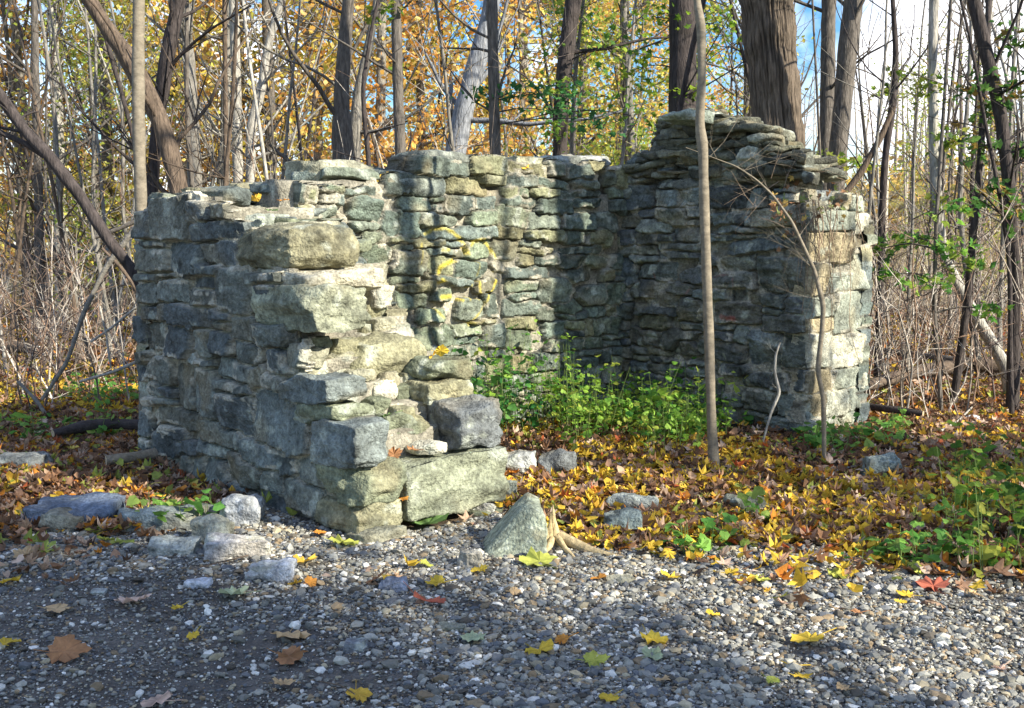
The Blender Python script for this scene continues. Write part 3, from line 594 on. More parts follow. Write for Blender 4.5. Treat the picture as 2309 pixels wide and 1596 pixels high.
# ================================================================== gravel
def build_gravel():
    rp_ = np.random.default_rng(8); N = 340000
    y = rp_.uniform(2.6, 6.2, N); x = rp_.uniform(-.58, .58, N) * (y + .5)
    e = edge_y(x) + .12 * noise(np.stack([x, y, x * 0], 1), 3, 8, 2); m, a, b = ruin_mask(x, y)
    P = np.stack([x, y, x * 0], 1)
    dens = np.where(y < e, 1., np.exp((e - y) / .18) * .5)
    left = np.clip((-.35 - x + .35 * noise(P, 1.1, 40, 2)) / .9, 0, 1) * np.clip((5.0 - y) / .6, 0, 1)
    dens = dens * (1 - .45 * left) * (.75 - .6 * np.clip(noise(P, 2.5, 41, 3) + .1, 0, 1))
    keep = (rp_.random(N) < dens) & ~m; x, y = x[keep], y[keep]; n = len(x); z = gz(x, y)
    bm_v = []; t = (1 + 5 ** .5) / 2
    base = np.array([(-1, t, 0), (1, t, 0), (-1, -t, 0), (1, -t, 0), (0, -1, t), (0, 1, t), (0, -1, -t), (0, 1, -t), (t, 0, -1), (t, 0, 1), (-t, 0, -1), (-t, 0, 1)]) / 1.9
    F0 = np.array([(0, 11, 5), (0, 5, 1), (0, 1, 7), (0, 7, 10), (0, 10, 11), (1, 5, 9), (5, 11, 4), (11, 10, 2), (10, 7, 6), (7, 1, 8), (3, 9, 4), (3, 4, 2), (3, 2, 6), (3, 6, 8), (3, 8, 9), (4, 9, 5), (2, 4, 11), (6, 2, 10), (8, 6, 7), (9, 8, 1)])
    s = np.exp(rp_.normal(np.log(.0047), .6, n)); s = np.clip(s, .0022, .027) * np.where(rp_.random(n) < left[keep] * .75, .5, 1)
    B = base[None] * (1 + rp_.normal(0, .16, (n, 12, 1))) * rp_.uniform(.65, 1.25, (n, 1, 3)) * np.array([1.15, 1, .62]) * s[:, None, None]
    yw = rp_.uniform(0, 6.28, n); tl = rp_.normal(0, .35, n); c, sn = np.cos(tl)[:, None], np.sin(tl)[:, None]
    X, Y, Zc = B[..., 0], B[..., 1], B[..., 2]; Y, Zc = Y * c - Zc * sn, Y * sn + Zc * c
    c, sn = np.cos(yw)[:, None], np.sin(yw)[:, None]; X, Y = X * c - Y * sn, X * sn + Y * c
    V = np.stack([X + x[:, None], Y + y[:, None], Zc + (z + s * .25 + rp_.uniform(0, .004, n))[:, None]], -1).reshape(-1, 3)
    F = (F0[None] + (np.arange(n) * 12)[:, None, None]).reshape(-1, 3)
    pal = np.array([(.22, .215, .19), (.34, .33, .28), (.13, .135, .14), (.62, .60, .54), (.24, .18, .11), (.16, .155, .13), (.085, .075, .06), (.36, .31, .21)])
    col = np.repeat(pal[rp_.choice(8, n, p=[.22, .16, .16, .08, .12, .14, .07, .05])] * rp_.uniform(.75, 1.2, (n, 1)), 12, 0)
    tag(mk('gravel', V, F, M_PEBBLE, None, col, False), kind='stuff', label='loose crushed grey gravel spread over the trail')
build_gravel()
# ================================================================== stones lying about
def gstone(x0, y0, x1, y1, label, base, hfrac=None, sph=.22, cuts=9, rz=0., deep=1., rough=.06, sink=.35, name='stone', n=20, tilt=(0, 0)):
    """a stone whose outline in the photo is about the given box; it rests on the ground at the box's lower edge"""
    g = gnd((x0 + x1) / 2, y1 - (y1 - y0) * .12); D = g[1]
    wd = (x1 - x0) / FPX * D; ht = (y1 - y0) / FPX * D
    slope = CAMH / np.linalg.norm(g[:2])
    dep = wd * .75 * deep; h = hfrac * wd if hfrac else max(.02, (ht - dep * slope * .8))
    bseed[0] += 1
    W, Q, c = rock_geo((wd, dep, h / (1 - sink)), bseed[0], sph, cuts, rough, n, base); W = W @ rot3(tilt[0], tilt[1], rz).T
    o = mk(name, W, Q, M_STONE, None, c); o.location = (g[0], g[1] + dep * .45, h * .5 - h * sink * .5 + float(gz(g[0], g[1])[0]))
    return tag(o, label, 'stone', 'loose stones around the ruin')
def wedge():
    g = gnd(1160, 1262); n = 22
    W, Q, c = rock_geo((1, 1, 1), 777, .12, 3, .03, n, (.24, .265, .20))
    D = g[1]; s = 1 / FPX * D
    u = W[:, 0] + .5; v = W[:, 2] + .5; d = W[:, 1]
    # triangular profile: low at the left tip, peak at right
    top = np.interp(u, [-.2, .0, .25, .6, .80, 1.0, 1.2], [.04, .08, .40, .82, 1.0, .94, .9]) * 112 * s * 1.12
    X = (u - .5) * 145 * s; Zq = v * top - .02; Yq = d * .26 * (1 - .25 * np.clip(v, 0, 1)) + .10 * v + .04 * np.sin(u * 3)
    Vw = np.stack([X, Yq, Zq], 1) @ rot3(0, 0, .12).T
    o = mk('boulder', Vw, Q, M_STONE, None, c); o.location = (g[0], g[1] + .12, 0)
    tag(o, 'pointed wedge-shaped greenish boulder standing on the gravel in front of the opening', 'stone', 'loose stones around the ruin')
wedge()
LG = (0.31, 0.32, 0.30); MG = (0.19, 0.20, 0.19)
gstone(1032, 1238, 1090, 1288, 'small pale stone leaning against the left tip of the pointed boulder', (0.33, 0.33, 0.31))
gstone(553, 1272, 656, 1320, 'flat bluish white stone lying alone on the gravel before the shaded wall', (0.39, 0.41, 0.44), deep=.8, sink=.4, cuts=5)
gstone(458, 1212, 602, 1276, 'long pale whitish stone, largest of the three at the gravel edge', (0.39, 0.38, 0.37), rz=.15)
gstone(335, 1212, 442, 1262, 'pale grey-green stone just left of the long whitish one', (0.31, 0.33, 0.30))
gstone(424, 1178, 512, 1236, 'grey-green stone behind and between the two pale edge stones', (0.22, 0.24, 0.21), deep=1.1)
gstone(495, 1128, 585, 1196, 'rough grey rock close to the foot of the shaded wall', (0.26, 0.27, 0.27))
gstone(48, 1128, 246, 1200, 'broad low blue-grey slab half sunk in the litter at the left', (0.12, 0.15, 0.20), sink=.4, cuts=4)
gstone(90, 1158, 186, 1206, 'tan stone resting on the front of the broad blue-grey slab', (0.23, 0.22, 0.17), cuts=6)
gstone(-30, 1028, 92, 1074, 'smooth grey stone cut off by the left edge among sunlit leaves', (0.20, 0.21, 0.20))
gstone(240, 1152, 470, 1206, 'low buried slab with leaves and grass tufts over it', (0.17, 0.20, 0.20), sink=.55, deep=.7)
gstone(1370, 1113, 1492, 1165, 'flat pale slab poking from brown leaves inside the opening', (0.28, 0.30, 0.27), sink=.4)
gstone(1362, 1160, 1446, 1212, 'dark teal flat stone just below the pale slab in the leaves', (0.12, 0.15, 0.15), sink=.4)
gstone(1634, 1113, 1742, 1164, 'smooth rounded olive-grey stone among leaves right of the slender front tree', (0.19, 0.20, 0.16), sph=.6, rz=-.2)
gstone(1952, 1026, 2042, 1090, 'upright grey-green boulder in the litter below the pale wall end', (0.19, 0.22, 0.20), hfrac=.55, sph=.35)
gstone(1213, 1016, 1298, 1082, 'dark round-shouldered boulder just inside the opening', (0.14, 0.15, 0.15), hfrac=.6, sph=.4)
gstone(1140, 1012, 1204, 1084, 'whitish chunk wedged against the inner end of the largest block', (0.37, 0.38, 0.36), hfrac=.75)
gstone(1122, 1070, 1166, 1132, 'small grey-green stone below the whitish chunk at the wall end', (0.22, 0.24, 0.20), hfrac=.9)
gstone(1060, 1128, 1118, 1160, 'white stone in the grit under the largest block', (0.43, 0.43, 0.41))
gstone(980, 1376, 1048, 1434, 'thin grey flagstone chip lying flat in mid gravel', (0.21, 0.21, 0.16), hfrac=.12, cuts=8, sph=.05)
gstone(855, 1296, 915, 1340, 'small bluish stone alone in shaded gravel below the wall corner', (0.25, 0.28, 0.35), hfrac=.35)
gstone(412, 1308, 472, 1334, 'small white chip on the dark path below the three edge stones', (0.41, 0.42, 0.44), hfrac=.25)
gstone(1366, 1288, 1432, 1316, 'flat tan stone flush with the gravel right of the root stump', (0.28, 0.27, 0.20), hfrac=.15)
gstone(1158, 1588, 1200, 1612, 'small grey stone at the bottom edge of the path', MG, hfrac=.3)
gstone(1280, 1118, 1330, 1150, 'small buried stone among brown leaves by the root stump', MG, hfrac=.3)
gstone(2180, 935, 2215, 955, 'small bright white scrap of stone in the litter at the right', (0.58, 0.60, 0.62), hfrac=.4)
gstone(200, 1330, 236, 1346, 'pale flake on the dark path at the left', LG, hfrac=.2); gstone(770, 1440, 830, 1478, 'half buried grey cobble in shaded gravel', (0.19, 0.20, 0.21), hfrac=.3, sink=.5)
gstone(2058, 1415, 2090, 1440, 'pale cobble on the sunlit gravel at the right', LG, hfrac=.4); gstone(2105, 1442, 2150, 1468, 'second grey cobble on the sunlit gravel, nearer the lower right', MG, hfrac=.3)

# ================================================================== individual fallen leaves
LC = {'y': (.66, .46, .05), 'yg': (.40, .42, .08), 'g': (.16, .28, .08), 'o': (.64, .28, .05), 't': (.55, .38, .20), 'p': (.62, .44, .34), 'r': (.42, .12, .07), 'b': (.40, .20, .09), 'oy': (.70, .44, .06), 'pg': (.45, .5, .3)}
def one_leaf(vx, vy, wpx, col, label, shape=MAPLE, z=None, plane=None, tilt=.22, name='maple_leaf', group='fallen leaves lying singly on the gravel and stones'):
    if plane is not None: g = plane
    else:
        g = gnd(vx, vy); g[2] = float(gz(g[0], g[1])[0]) + .02
    s = max(.05, wpx / FPX * np.linalg.norm(g - CAM)); bseed[0] += 1; r_ = np.random.default_rng(bseed[0])
    V, F, c = leafbatch(np.zeros((1, 3)), np.array([s]), r_.uniform(0, 6.28, 1), r_.normal(0, tilt, 1), r_.normal(0, tilt, 1), r_.uniform(.05, .45, 1), np.array([LC[col]]) * r_.uniform(.88, 1.12), shape, bseed[0])
    mb = MB(); mb.add(V, F, None, c)
    # leaf stalk
    d = (V[1] + V[-1]) / 2 - V[0]; e = d / max(np.linalg.norm(d), 1e-6); p1 = (V[1] + V[-1]) / 2; p2 = p1 + e * s * .55 + np.array([.15, .1, .05]) * s; side_ = np.array([-e[1], e[0], 0]) * .0018
    mb.add(np.array([p1 - side_, p1 + side_, p2 + side_ * .6, p2 - side_ * .6, p1 + [0, 0, .003], p2 + [0, 0, .003]]), [(0, 1, 4), (2, 3, 5)], [(0, 4, 5, 3), (1, 2, 5, 4)], np.array(LC[col]) * .8)
    o = mb.build(name if shape is MAPLE else 'oak_leaf', M_LEAF, None, False); o.location = g
    return tag(o, label, 'leaf', group)
LV = [(775, 1238, 66, 'yg', 'yellow-green maple leaf on grit left of the loose foot stone'), (722, 1215, 26, 'o', 'small orange leaf near the dark foot of the near wall'), (686, 1281, 58, 'oy', 'orange-yellow leaf right of the flat bluish white stone'), (666, 1325, 30, 'oy', 'small orange leaf, left of a pair below the bluish white stone'),
      (700, 1324, 28, 'o', 'small orange leaf, right of a pair below the bluish white stone'), (525, 1352, 66, 'pg', 'large pale green maple leaf with yellow edge on the dark path'), (300, 1366, 66, 'p', 'tan ragged leaf on the dark path left of the pale green one'), (130, 1382, 52, 't', 'buff maple leaf on the dark path at the left'), (22, 1322, 40, 'y', 'pale yellow leaf at the far left of the dark path'),
      (436, 1440, 26, 'y', 'small yellow leaf in deep shade on the path'), (400, 1380, 20, 'y', 'tiny yellow leaf above the pale green maple leaf'), (655, 1442, 78, 't', 'broad tan leaf in the shaded gravel'), (655, 1487, 64, 'b', 'dull brown leaf below the broad tan leaf'), (150, 1484, 80, 'b', 'large dull tan leaf low on the shaded path'), (12, 1466, 50, 'y', 'yellow leaf cut by the left edge'), (60, 1262, 48, 't', 'tan leaf before the broad blue-grey slab'),
      (100, 1250, 52, 'pg', 'pale green leaf beside the tan leaf under the slab'), (240, 1226, 40, 'yg', 'green-yellow leaf at the edge of the litter'), (985, 1326, 42, 'y', 'bright yellow leaf in mid gravel above the reddish oak leaf'), (968, 1371, 74, 'r', 'reddish brown oak leaf in mid gravel', OAK), (918, 1172, 46, 'y', 'yellow leaf at the foot of the broken wall end'), (968, 1190, 78, 'g', 'large green and yellow maple leaf before the largest block'), (1038, 1146, 44, 'y', 'yellow leaf tucked under the largest block'),
      (1215, 1274, 82, 'yg', 'wide yellow-green leaf in front of the pointed boulder'), (1082, 1297, 38, 'y', 'yellow leaf below the small leaning stone'), (960, 1283, 30, 'yg', 'small olive leaf left of the pointed boulder'), (885, 1308, 26, 't', 'small tan leaf on mid gravel by the bluish stone'), (1066, 1449, 52, 'pg', 'pale green-yellow leaf in the middle of the lower gravel'), (1218, 1473, 66, 'y', 'large yellow maple leaf in the lower gravel, stalk to the left'),
      (1267, 1450, 36, 'o', 'small orange leaf beside the large yellow maple leaf'), (1342, 1496, 56, 'yg', 'curled pale yellow leaf with a long stalk'), (1474, 1450, 60, 'y', 'yellow maple leaf above a green one in the sunlit gravel'), (1470, 1486, 46, 'pg', 'green leaf directly under a yellow maple leaf'), (1493, 1541, 56, 't', 'upright tan-orange oak leaf near the bottom', OAK), (1350, 1311, 36, 'o', 'small orange leaf above mid gravel, right of centre'), (1510, 1309, 44, 'y', 'yellow leaf at the shaded border of the gravel'),
      (1680, 1321, 44, 'oy', 'orange-yellow leaf in the gravel right of the slender front tree'), (1648, 1303, 30, 'y', 'small yellow leaf just above the orange-yellow one'), (1716, 1318, 34, 'yg', 'small olive leaf beside the orange-yellow one'), (1888, 1305, 44, 'yg', 'olive yellow leaf on the gravel verge'), (2102, 1334, 62, 'r', 'dark red-brown leaf on the verge at the right'), (2040, 1352, 34, 'y', 'small yellow leaf left of the dark red-brown one'), (2075, 1290, 46, 'yg', 'yellow-green leaf above the red-brown one'),
      (1762, 1371, 48, 'p', 'pale pinkish oak leaf on sunlit gravel', OAK), (1606, 1396, 34, 'y', 'small yellow leaf left of the pinkish oak leaf'), (1820, 1452, 68, 'y', 'deep yellow maple leaf alone on sunlit gravel'), (1775, 1509, 42, 'y', 'narrow yellow leaf, upper one of a touching pair', OAK), (1808, 1533, 58, 'y', 'narrow yellow leaf, lower one of a touching pair', OAK), (2252, 1522, 58, 'p', 'pale oak leaf at the lower right', OAK), (808, 1577, 54, 'oy', 'orange-yellow leaf standing on edge at the bottom'), (640, 1553, 46, 't', 'tan-orange leaf near the bottom'),
      (352, 1580, 62, 'p', 'pinkish tan leaf at the bottom edge'), (1372, 1590, 44, 'y', 'yellow leaf cut by the bottom edge'), (1740, 1545, 30, 'yg', 'tuft-like green-yellow leaf near the pair of narrow leaves'), (2190, 1352, 26, 't', 'little brown leaf on the right gravel'), (1900, 1565, 30, 't', 'little tan leaf at the bottom right'), (1160, 1340, 22, 't', 'little buff leaf in mid gravel'), (1930, 1392, 24, 'b', 'little brown leaf on the right half of the gravel')]
for t in LV: one_leaf(t[0], t[1], t[2], t[3], t[4], t[5] if len(t) > 5 else MAPLE)
def on_a(vx, vy, a, up=.01): p = onplane(vx, vy, wor(a, 0, 0), A_); p[2] += up; return p
for vx, vy, wpx, c_, a_, lb in [(740, 648, 40, 'y', .66, 'yellow-orange leaf on the white mortar ledge under the top boulder'), (868, 942, 46, 'g', .3, 'green maple leaf on the second step of the broken end'), (995, 795, 40, 'y', .5, 'yellow leaf beside the rounded tan boulder'), (975, 806, 34, 'oy', .45, 'orange-yellow leaf on the steps below the tan boulder'),
                             (578, 450, 28, 'oy', 1.9, 'small orange leaf on top of the near wall'), (612, 478, 34, 'g', 1.6, 'greenish leaf on top of the near wall behind the big boulder'), (640, 455, 26, 'o', 1.9, 'rusty leaf on the near wall top'), (870, 408, 44, 'oy', ABI + .05, 'orange leaf in the notch beside the dark wall-head boulder'), (842, 418, 30, 'y', ABI + .05, 'yellow leaf in the wall-head notch'),
                             (1184, 356, 46, 'o', ABI + .06, 'bright orange leaf standing on the back wall'), (1180, 378, 30, 'oy', ABI + .0, 'small orange leaf just under the one on the back wall'), (608 + 300, 1130, 34, 'o', .02, 'orange leaf in the crack left of the largest block'), (890, 1028, 40, 'b', .1, 'brown leaf lodged behind the lower step'), (930, 1018, 34, 'b', .12, 'rust leaf lodged above the largest block')]:
    one_leaf(vx, vy, wpx * .8, c_, lb, plane=on_a(vx, vy, a_), tilt=.4)
for vx, vy, b_, lb in [(1780, 388, .35, 'orange leaves caught beside the pale shoulder stone'), (1880, 470, .5, 'pale yellow leaf caught on the low shoulder of the heap'), (1745, 370, .2, 'rust leaf on the slope of the heap'), (1850, 480, .3, 'brown leaf in the vines over the wall end')]:
    p = onplane(vx, vy, wor(0, BC + b_, 0), B_); one_leaf(vx, vy, 34, 'o' if vx != 1880 else 'y', lb, plane=p, tilt=.8)

# ================================================================== trees
def tube(mb, pts, rads, sides=6, col=(.3, .3, .3), rn=0., seed=0):
    pts = np.asarray(pts, float); n = len(pts); rads = np.asarray(rads, float)
    T = np.gradient(pts, axis=0); T /= np.maximum(np.linalg.norm(T, axis=1), 1e-9)[:, None]
    ref = np.array([1., 0, 0]) if abs(T[:, 0]).mean() < .8 else np.array([0, 1., 0])
    U = np.cross(T, ref); U /= np.linalg.norm(U, axis=1)[:, None]; W = np.cross(T, U)
    th = np.linspace(0, 2 * np.pi, sides, endpoint=False)
    ring = U[:, None] * np.cos(th)[None, :, None] + W[:, None] * np.sin(th)[None, :, None]
    V = pts[:, None] + ring * rads[:, None, None]; V = V.reshape(-1, 3)
    if rn: 
        nn = noise(V, 6, seed, 2) ; V = V + ring.reshape(-1, 3) * (nn * rn)[:, None] * np.repeat(rads, sides)[:, None]
    i = np.arange(n - 1)[:, None] * sides; j = np.arange(sides)[None]; k = (j + 1) % sides
    Q = np.stack([i + j, i + k, i + sides + k, i + sides + j], -1).reshape(-1, 4)
    mb.add(V, None, Q, col)
def smooth(pts, n):
    pts = np.asarray(pts, float); t = np.r_[0, np.cumsum(np.linalg.norm(np.diff(pts[:, :3], axis=0), axis=1))]; s = np.linspace(0, t[-1], n)
    q = np.stack([np.interp(s, t, pts[:, k]) for k in range(pts.shape[1])], 1)
    for _ in range(2): q[1:-1] = (q[:-2] + 2 * q[1:-1] + q[2:]) / 4
    return q
def branch(mb, rg, p, d, Ln, r, lvl, col, sides=4, droop=.0, tips=None, spread=.8):
    n = max(3, int(Ln / .25)); n = min(n, 9); pts = [p]; d = d / np.linalg.norm(d)
    for i in range(n):
        d = d + rg.normal(size=3) * .13 + np.array([0, 0, .05 - droop]); d /= np.linalg.norm(d); pts.append(pts[-1] + d * Ln / n)
    rad = np.linspace(r, r * .35, n + 1); tube(mb, pts, rad, sides, col)
    if tips is not None and lvl <= 1: tips.extend(pts[1:])
    if lvl > 0:
        for k in range(rg.integers(3, 6)):
            i = rg.integers(1, n + 1); dd = d * .6 + rg.normal(size=3) * spread * .6 + np.array([0, 0, .15])
            branch(mb, rg, pts[i], dd, Ln * rg.uniform(.35, .65), rad[i] * .6, lvl - 1, col, max(3, sides - 1), droop, tips, spread)
BK = {'grey': (.20, .185, .16), 'pale': (.34, .32, .28), 'dark': (.055, .045, .042), 'tan': (.205, .175, .13), 'brown': (.115, .085, .062), 'mid': (.12, .105, .09), 'blue': (.22, .23, .25), 'ridge': (.10, .078, .058)}
def crown_leaves(parent, tips, n, size, cols, rg, spread=.35, shape=RHOMB, name='crown', mat=None):
    tips = np.array(tips); i = rg.integers(len(tips), size=n); P = tips[i] + rg.normal(size=(n, 3)) * spread * np.array([1, 1, .6])
    cols = np.array(cols); clump = noise(P, .9, int(rg.integers(90)), 2)
    c = cols[rg.integers(len(cols), size=n)] * (1 + .35 * clump)[:, None] * rg.uniform(.75, 1.2, (n, 1))
    V, F, cc = leafbatch(P, rg.uniform(.7, 1.2, n) * size, rg.uniform(0, 6.28, n), rg.normal(0, .8, n), rg.normal(0, .8, n), rg.uniform(-.3, .4, n), c, shape, 5, fan=shape is not RHOMB)
    return mk(name, V, F, mat or M_CROWN, parent, cc, False)
def tree_proto(seed, h, r, bark, nb, blen, lvl, lean=.03, crown=None, wob=.02, name='tree', fork=None, bstart=.25, rs=8):
    rg = np.random.default_rng(seed); root = empty(name); col = np.array(BK[bark])
    d = np.array([rg.normal() * lean, rg.normal() * lean, 1.]); pts = [np.array([0, 0, -.15])]; n = 14
    for i in range(n):
        d = d + np.array([rg.normal() * wob, rg.normal() * wob, 0]); d /= np.linalg.norm(d); pts.append(pts[-1] + d * h / n)
    rad = r * np.linspace(1, .35, n + 1); rad[0] *= 1.25; pts = np.array(pts)
    mt = MB(); ps = smooth(np.c_[pts, rad], 30); tube(mt, ps[:, :3], ps[:, 3], rs, col, .12, seed)
    mbr = mt if crown else MB(); tips = []
    for k in range(nb):
        i = int(rg.integers(int(bstart * n), n + 1)); dd = np.array([rg.normal(), rg.normal(), rg.uniform(.2, 1.3)])
        branch(mbr, rg, pts[i], dd, blen * rg.uniform(.5, 1.2), rad[i] * .45, lvl, col * rg.uniform(.7, 1.1), 4, 0, tips)
    mt.build('trunk', M_BARK, root)
    if nb and not crown: mbr.build('crown', M_BARK, root)
    if crown: crown_leaves(root, tips, crown[0], crown[1], crown[2], rg, crown[3] if len(crown) > 3 else .35)
    return root
ORG = [(.84, .46, .12), (.86, .54, .14), (.74, .36, .09), (.86, .62, .20), (.80, .55, .24)]
YLW = [(.78, .60, .10), (.68, .58, .14), (.80, .66, .20), (.50, .50, .10)]
GRN = [(.20, .30, .04), (.34, .40, .05), (.14, .24, .03), (.45, .45, .08)]
placed = []
def cprops(vx): 
    for lim, s in ((140, 'by the left edge'), (330, 'left of the near wall'), (700, 'behind the near wall'), (880, 'behind the corner block'), (1180, 'behind the yellow paint'), (1450, 'behind the back wall'),
                   (1700, 'behind the slab heap'), (1960, 'behind the pale quoins'), (2140, 'just right of the ruin'), (9999, 'by the right edge')):
        if vx < lim: return s
def place(protos, spots, kind, cat, group):
    for i, (vx, Y, s, rz) in enumerate(spots):
        p = protos[i % len(protos)]
        used = p.get('_used', 0); o = p if not used else copy_tree(p); p['_used'] = 1
        q = atY(vx, 554, Y); o.location = (q[0], q[1], float(gz(q[0], q[1])[0])); o.scale = (s, s, s); o.rotation_euler = (0, 0, rz)
        tag(o, None, cat, group); placed.append((kind, vx, Y, o))
ORD = ['first', 'second', 'third', 'fourth', 'fifth', 'sixth', 'seventh', 'eighth', 'ninth', 'tenth', 'eleventh', 'twelfth'] + ['%dth' % k for k in range(13, 60)]
rt = np.random.default_rng(4)
# hero trunks traced from the photo: (x, y, width in px) from the ground up, at one distance
def hero(name, label, cat, Y, pts, bark, sides=10, mat=None, twigs=0, twl=1.0, group=None, clusters=None, ridge=0, seed=1, grow_top=2.0, lcol=GRN, lsize=.085, fromground=True, ddepth=0.0, tlvl=1, tstart=.25, tr=None, lmin=2):
    rg = np.random.default_rng(seed); P = []
    for k, (x, y, wv) in enumerate(pts):
        p = atY(x, y, Y + ddepth * k); P.append([*p, wv / FPX * Y / 2])
    P = np.array(P)
    if fromground:
        b = P[0].copy(); gzv = float(gz(b[0], b[1])[0]) - .12
        if b[2] > gzv + .1: P = np.vstack([[b[0] + (P[0][0] - P[1][0]) * .3, b[1], gzv, b[3] * 1.12], P])
        else: P[0][2] = gzv
    d = P[-1] - P[-2]; d3 = d[:3] / np.linalg.norm(d[:3])
    if grow_top: P = np.vstack([P, [*(P[-1][:3] + d3 * grow_top), P[-1][3] * .8]])
    root = empty(name, tuple(P[0][:3])); col = np.array(BK[bark]); o0 = P[0][:3].copy()
    S = smooth(P, max(24, 8 * len(P))) if not ridge else smooth(P, 160)
    mb = MB(); tube(mb, S[:, :3] - o0, S[:, 3], sides, col, .10, seed)
    if ridge:
        V = mb.V[0]; th = np.arange(len(V)) % sides / sides * 2 * np.pi; zz_ = V[:, 2]
        Pn = np.stack([np.cos(th) * 2.5, np.sin(th) * 2.5, zz_ * .6], 1); f = 1 - abs(noise(Pn, 5.0, 3, 2)) * 2.4; f = np.clip(f, -1, .6)
        Pf = np.stack([np.cos(th) * 1.6, np.sin(th) * 1.6, zz_ * 1.1], 1); f2 = noise(Pf, 14, 4, 2)
        cx = np.repeat(S[:, :3] - o0, sides, 0); nr = V - cx; nr /= np.linalg.norm(nr, axis=1)[:, None]
        mb.V[0] = V + nr * (ridge * f + ridge * .25 * f2)[:, None]; cc = col * (1 + .55 * np.clip(f, -.9, 1))[:, None] * (1 + .2 * f2)[:, None]; mb.C[0] = cc
    if not (twigs and clusters): mb.build('trunk', mat or M_BARK, root)
    if twigs:
        mbr = mb if clusters else MB(); tips = []
        for k in range(twigs):
            i = int(rg.integers(int(len(S) * tstart), len(S))); dd = np.array([rg.normal(), rg.normal() * .7, rg.uniform(.1, 1.2)])
            branch(mbr, rg, S[i, :3] - o0, dd, twl * rg.uniform(.4, 1.2), (tr or S[i, 3] * .3), tlvl, col * .85, 4, .0)
        mbr.build('trunk' if clusters else 'crown', M_BARK, root)
    if clusters:
        mbr = MB(); PP = []
        for (cx_, cy_, sx_, sy_, n_) in clusters:
            c_ = atY(cx_, cy_, Y + rg.uniform(-.4, .4)); i = int(np.argmin(np.linalg.norm(S[:, :3] - c_, axis=1) + (S[:, 2] > c_[2]) * .3)); a0 = S[i, :3]
            md = (a0 + c_) / 2 + np.array([0, 0, .06]); tube(mbr, smooth(np.array([a0 - o0, md - o0, c_ - o0]), 7), np.linspace(.010, .004, 7), 4, col * .8)
            k_ = 1 / FPX * Y; pp = c_ - o0 + rg.normal(size=(n_, 3)) * np.array([sx_ * k_, min(sx_ * k_ * .7, .5), sy_ * k_]) * .55; PP.append(pp)
            for q in pp[::6]: tube(mbr, smooth(np.array([c_ - o0, (c_ - o0 + q) / 2 + rg.normal(size=3) * .03, q]), 4), np.linspace(.0035, .0015, 4), 3, col * .8)
        PP = np.concatenate(PP); n = len(PP); cols = np.array(lcol)
        c = cols[rg.integers(len(cols), size=n)] * rg.uniform(.75, 1.2, (n, 1))
        V, F, cc = leafbatch(PP, rg.uniform(.6, 1.2, n) * lsize, rg.uniform(0, 6.28, n), rg.normal(.2, .6, n), rg.normal(0, .6, n), rg.uniform(-.5, .3, n), c, STAR, 5)
        mk('crown', V, F, M_CROWN, root, cc, False); mbr.build('twigs', M_BARK, root)
    tag(root, label, cat, group); return root
hero('slender_tree', 'slender smooth pale tree standing alone in front of the shaded wall', 'tree', gnd(1610, 1058)[1], [(1610, 1058, 25), (1604, 960, 22), (1598, 760, 23), (1592, 600, 22), (1587, 450, 22), (1585, 345, 22), (1583, 318, 26), (1576, 285, 20), (1582, 180, 20), (1581, 60, 20), (1577, 42, 25), (1572, 10, 15), (1564, -60, 13)], 'tan', 14, M_SMOOTH, seed=3, grow_top=2.2)
hero('thick_tree', 'thick oak trunk with deeply ridged brown bark towering behind the slab heap', 'tree', 10.6, [(1772, 760, 124), (1768, 560, 120), (1760, 380, 110), (1748, 250, 106), (1738, 120, 108), (1727, 0, 110), (1720, -80, 110)], 'ridge', 240, M_BARKBIG, ridge=.014, seed=5, grow_top=5, twigs=5, twl=2.5, tstart=.9)
hero('dark_tree', 'dark trunk behind the slab heap partly hidden by green maple leaves', 'tree', 12.5, [(1540, 560, 62), (1538, 260, 60), (1540, 0, 62)], 'dark', 12, seed=6, clusters=[(1480, 40, 60, 30, 60), (1590, 30, 40, 30, 40), (1560, 130, 60, 40, 70), (1540, 210, 50, 35, 60), (1500, 300, 60, 35, 60), (1450, 150, 60, 50, 60), (1640, 60, 30, 40, 30)], lcol=[(.22, .34, .03), (.34, .46, .05), (.14, .26, .03)])
hero('young_tree', 'straight dark young tree with leaf shoots rising behind the pale corner block', 'tree', 12, [(906, 560, 27), (904, 370, 25), (897, 200, 24), (892, 0, 22)], 'mid', 10, seed=7, twigs=8, twl=1.2, clusters=[(885, 20, 25, 40, 22), (900, 150, 20, 20, 8), (830, 30, 30, 30, 14)])
hero('young_tree', 'straight dark young tree rising behind the highest part of the back wall', 'tree', 12.2, [(1119, 560, 28), (1117, 350, 27), (1112, 180, 25), (1109, 0, 25)], 'mid', 10, seed=8, twigs=6, twl=1.2, clusters=[(1180, 210, 70, 26, 60), (1240, 250, 60, 22, 55), (1090, 215, 50, 25, 26), (1330, 270, 70, 24, 40), (1290, 215, 50, 25, 36)], lcol=[(.06, .20, .06), (.10, .28, .08), (.05, .16, .05)])
hero('leaning_tree', 'pale dappled trunk leaning right behind the back wall', 'tree', 15, [(1005, 560, 50), (1025, 350, 46), (1045, 250, 45), (1075, 140, 42), (1100, 50, 38), (1112, -20, 34)], 'blue', 12, seed=9, twigs=8, twl=2, grow_top=3)
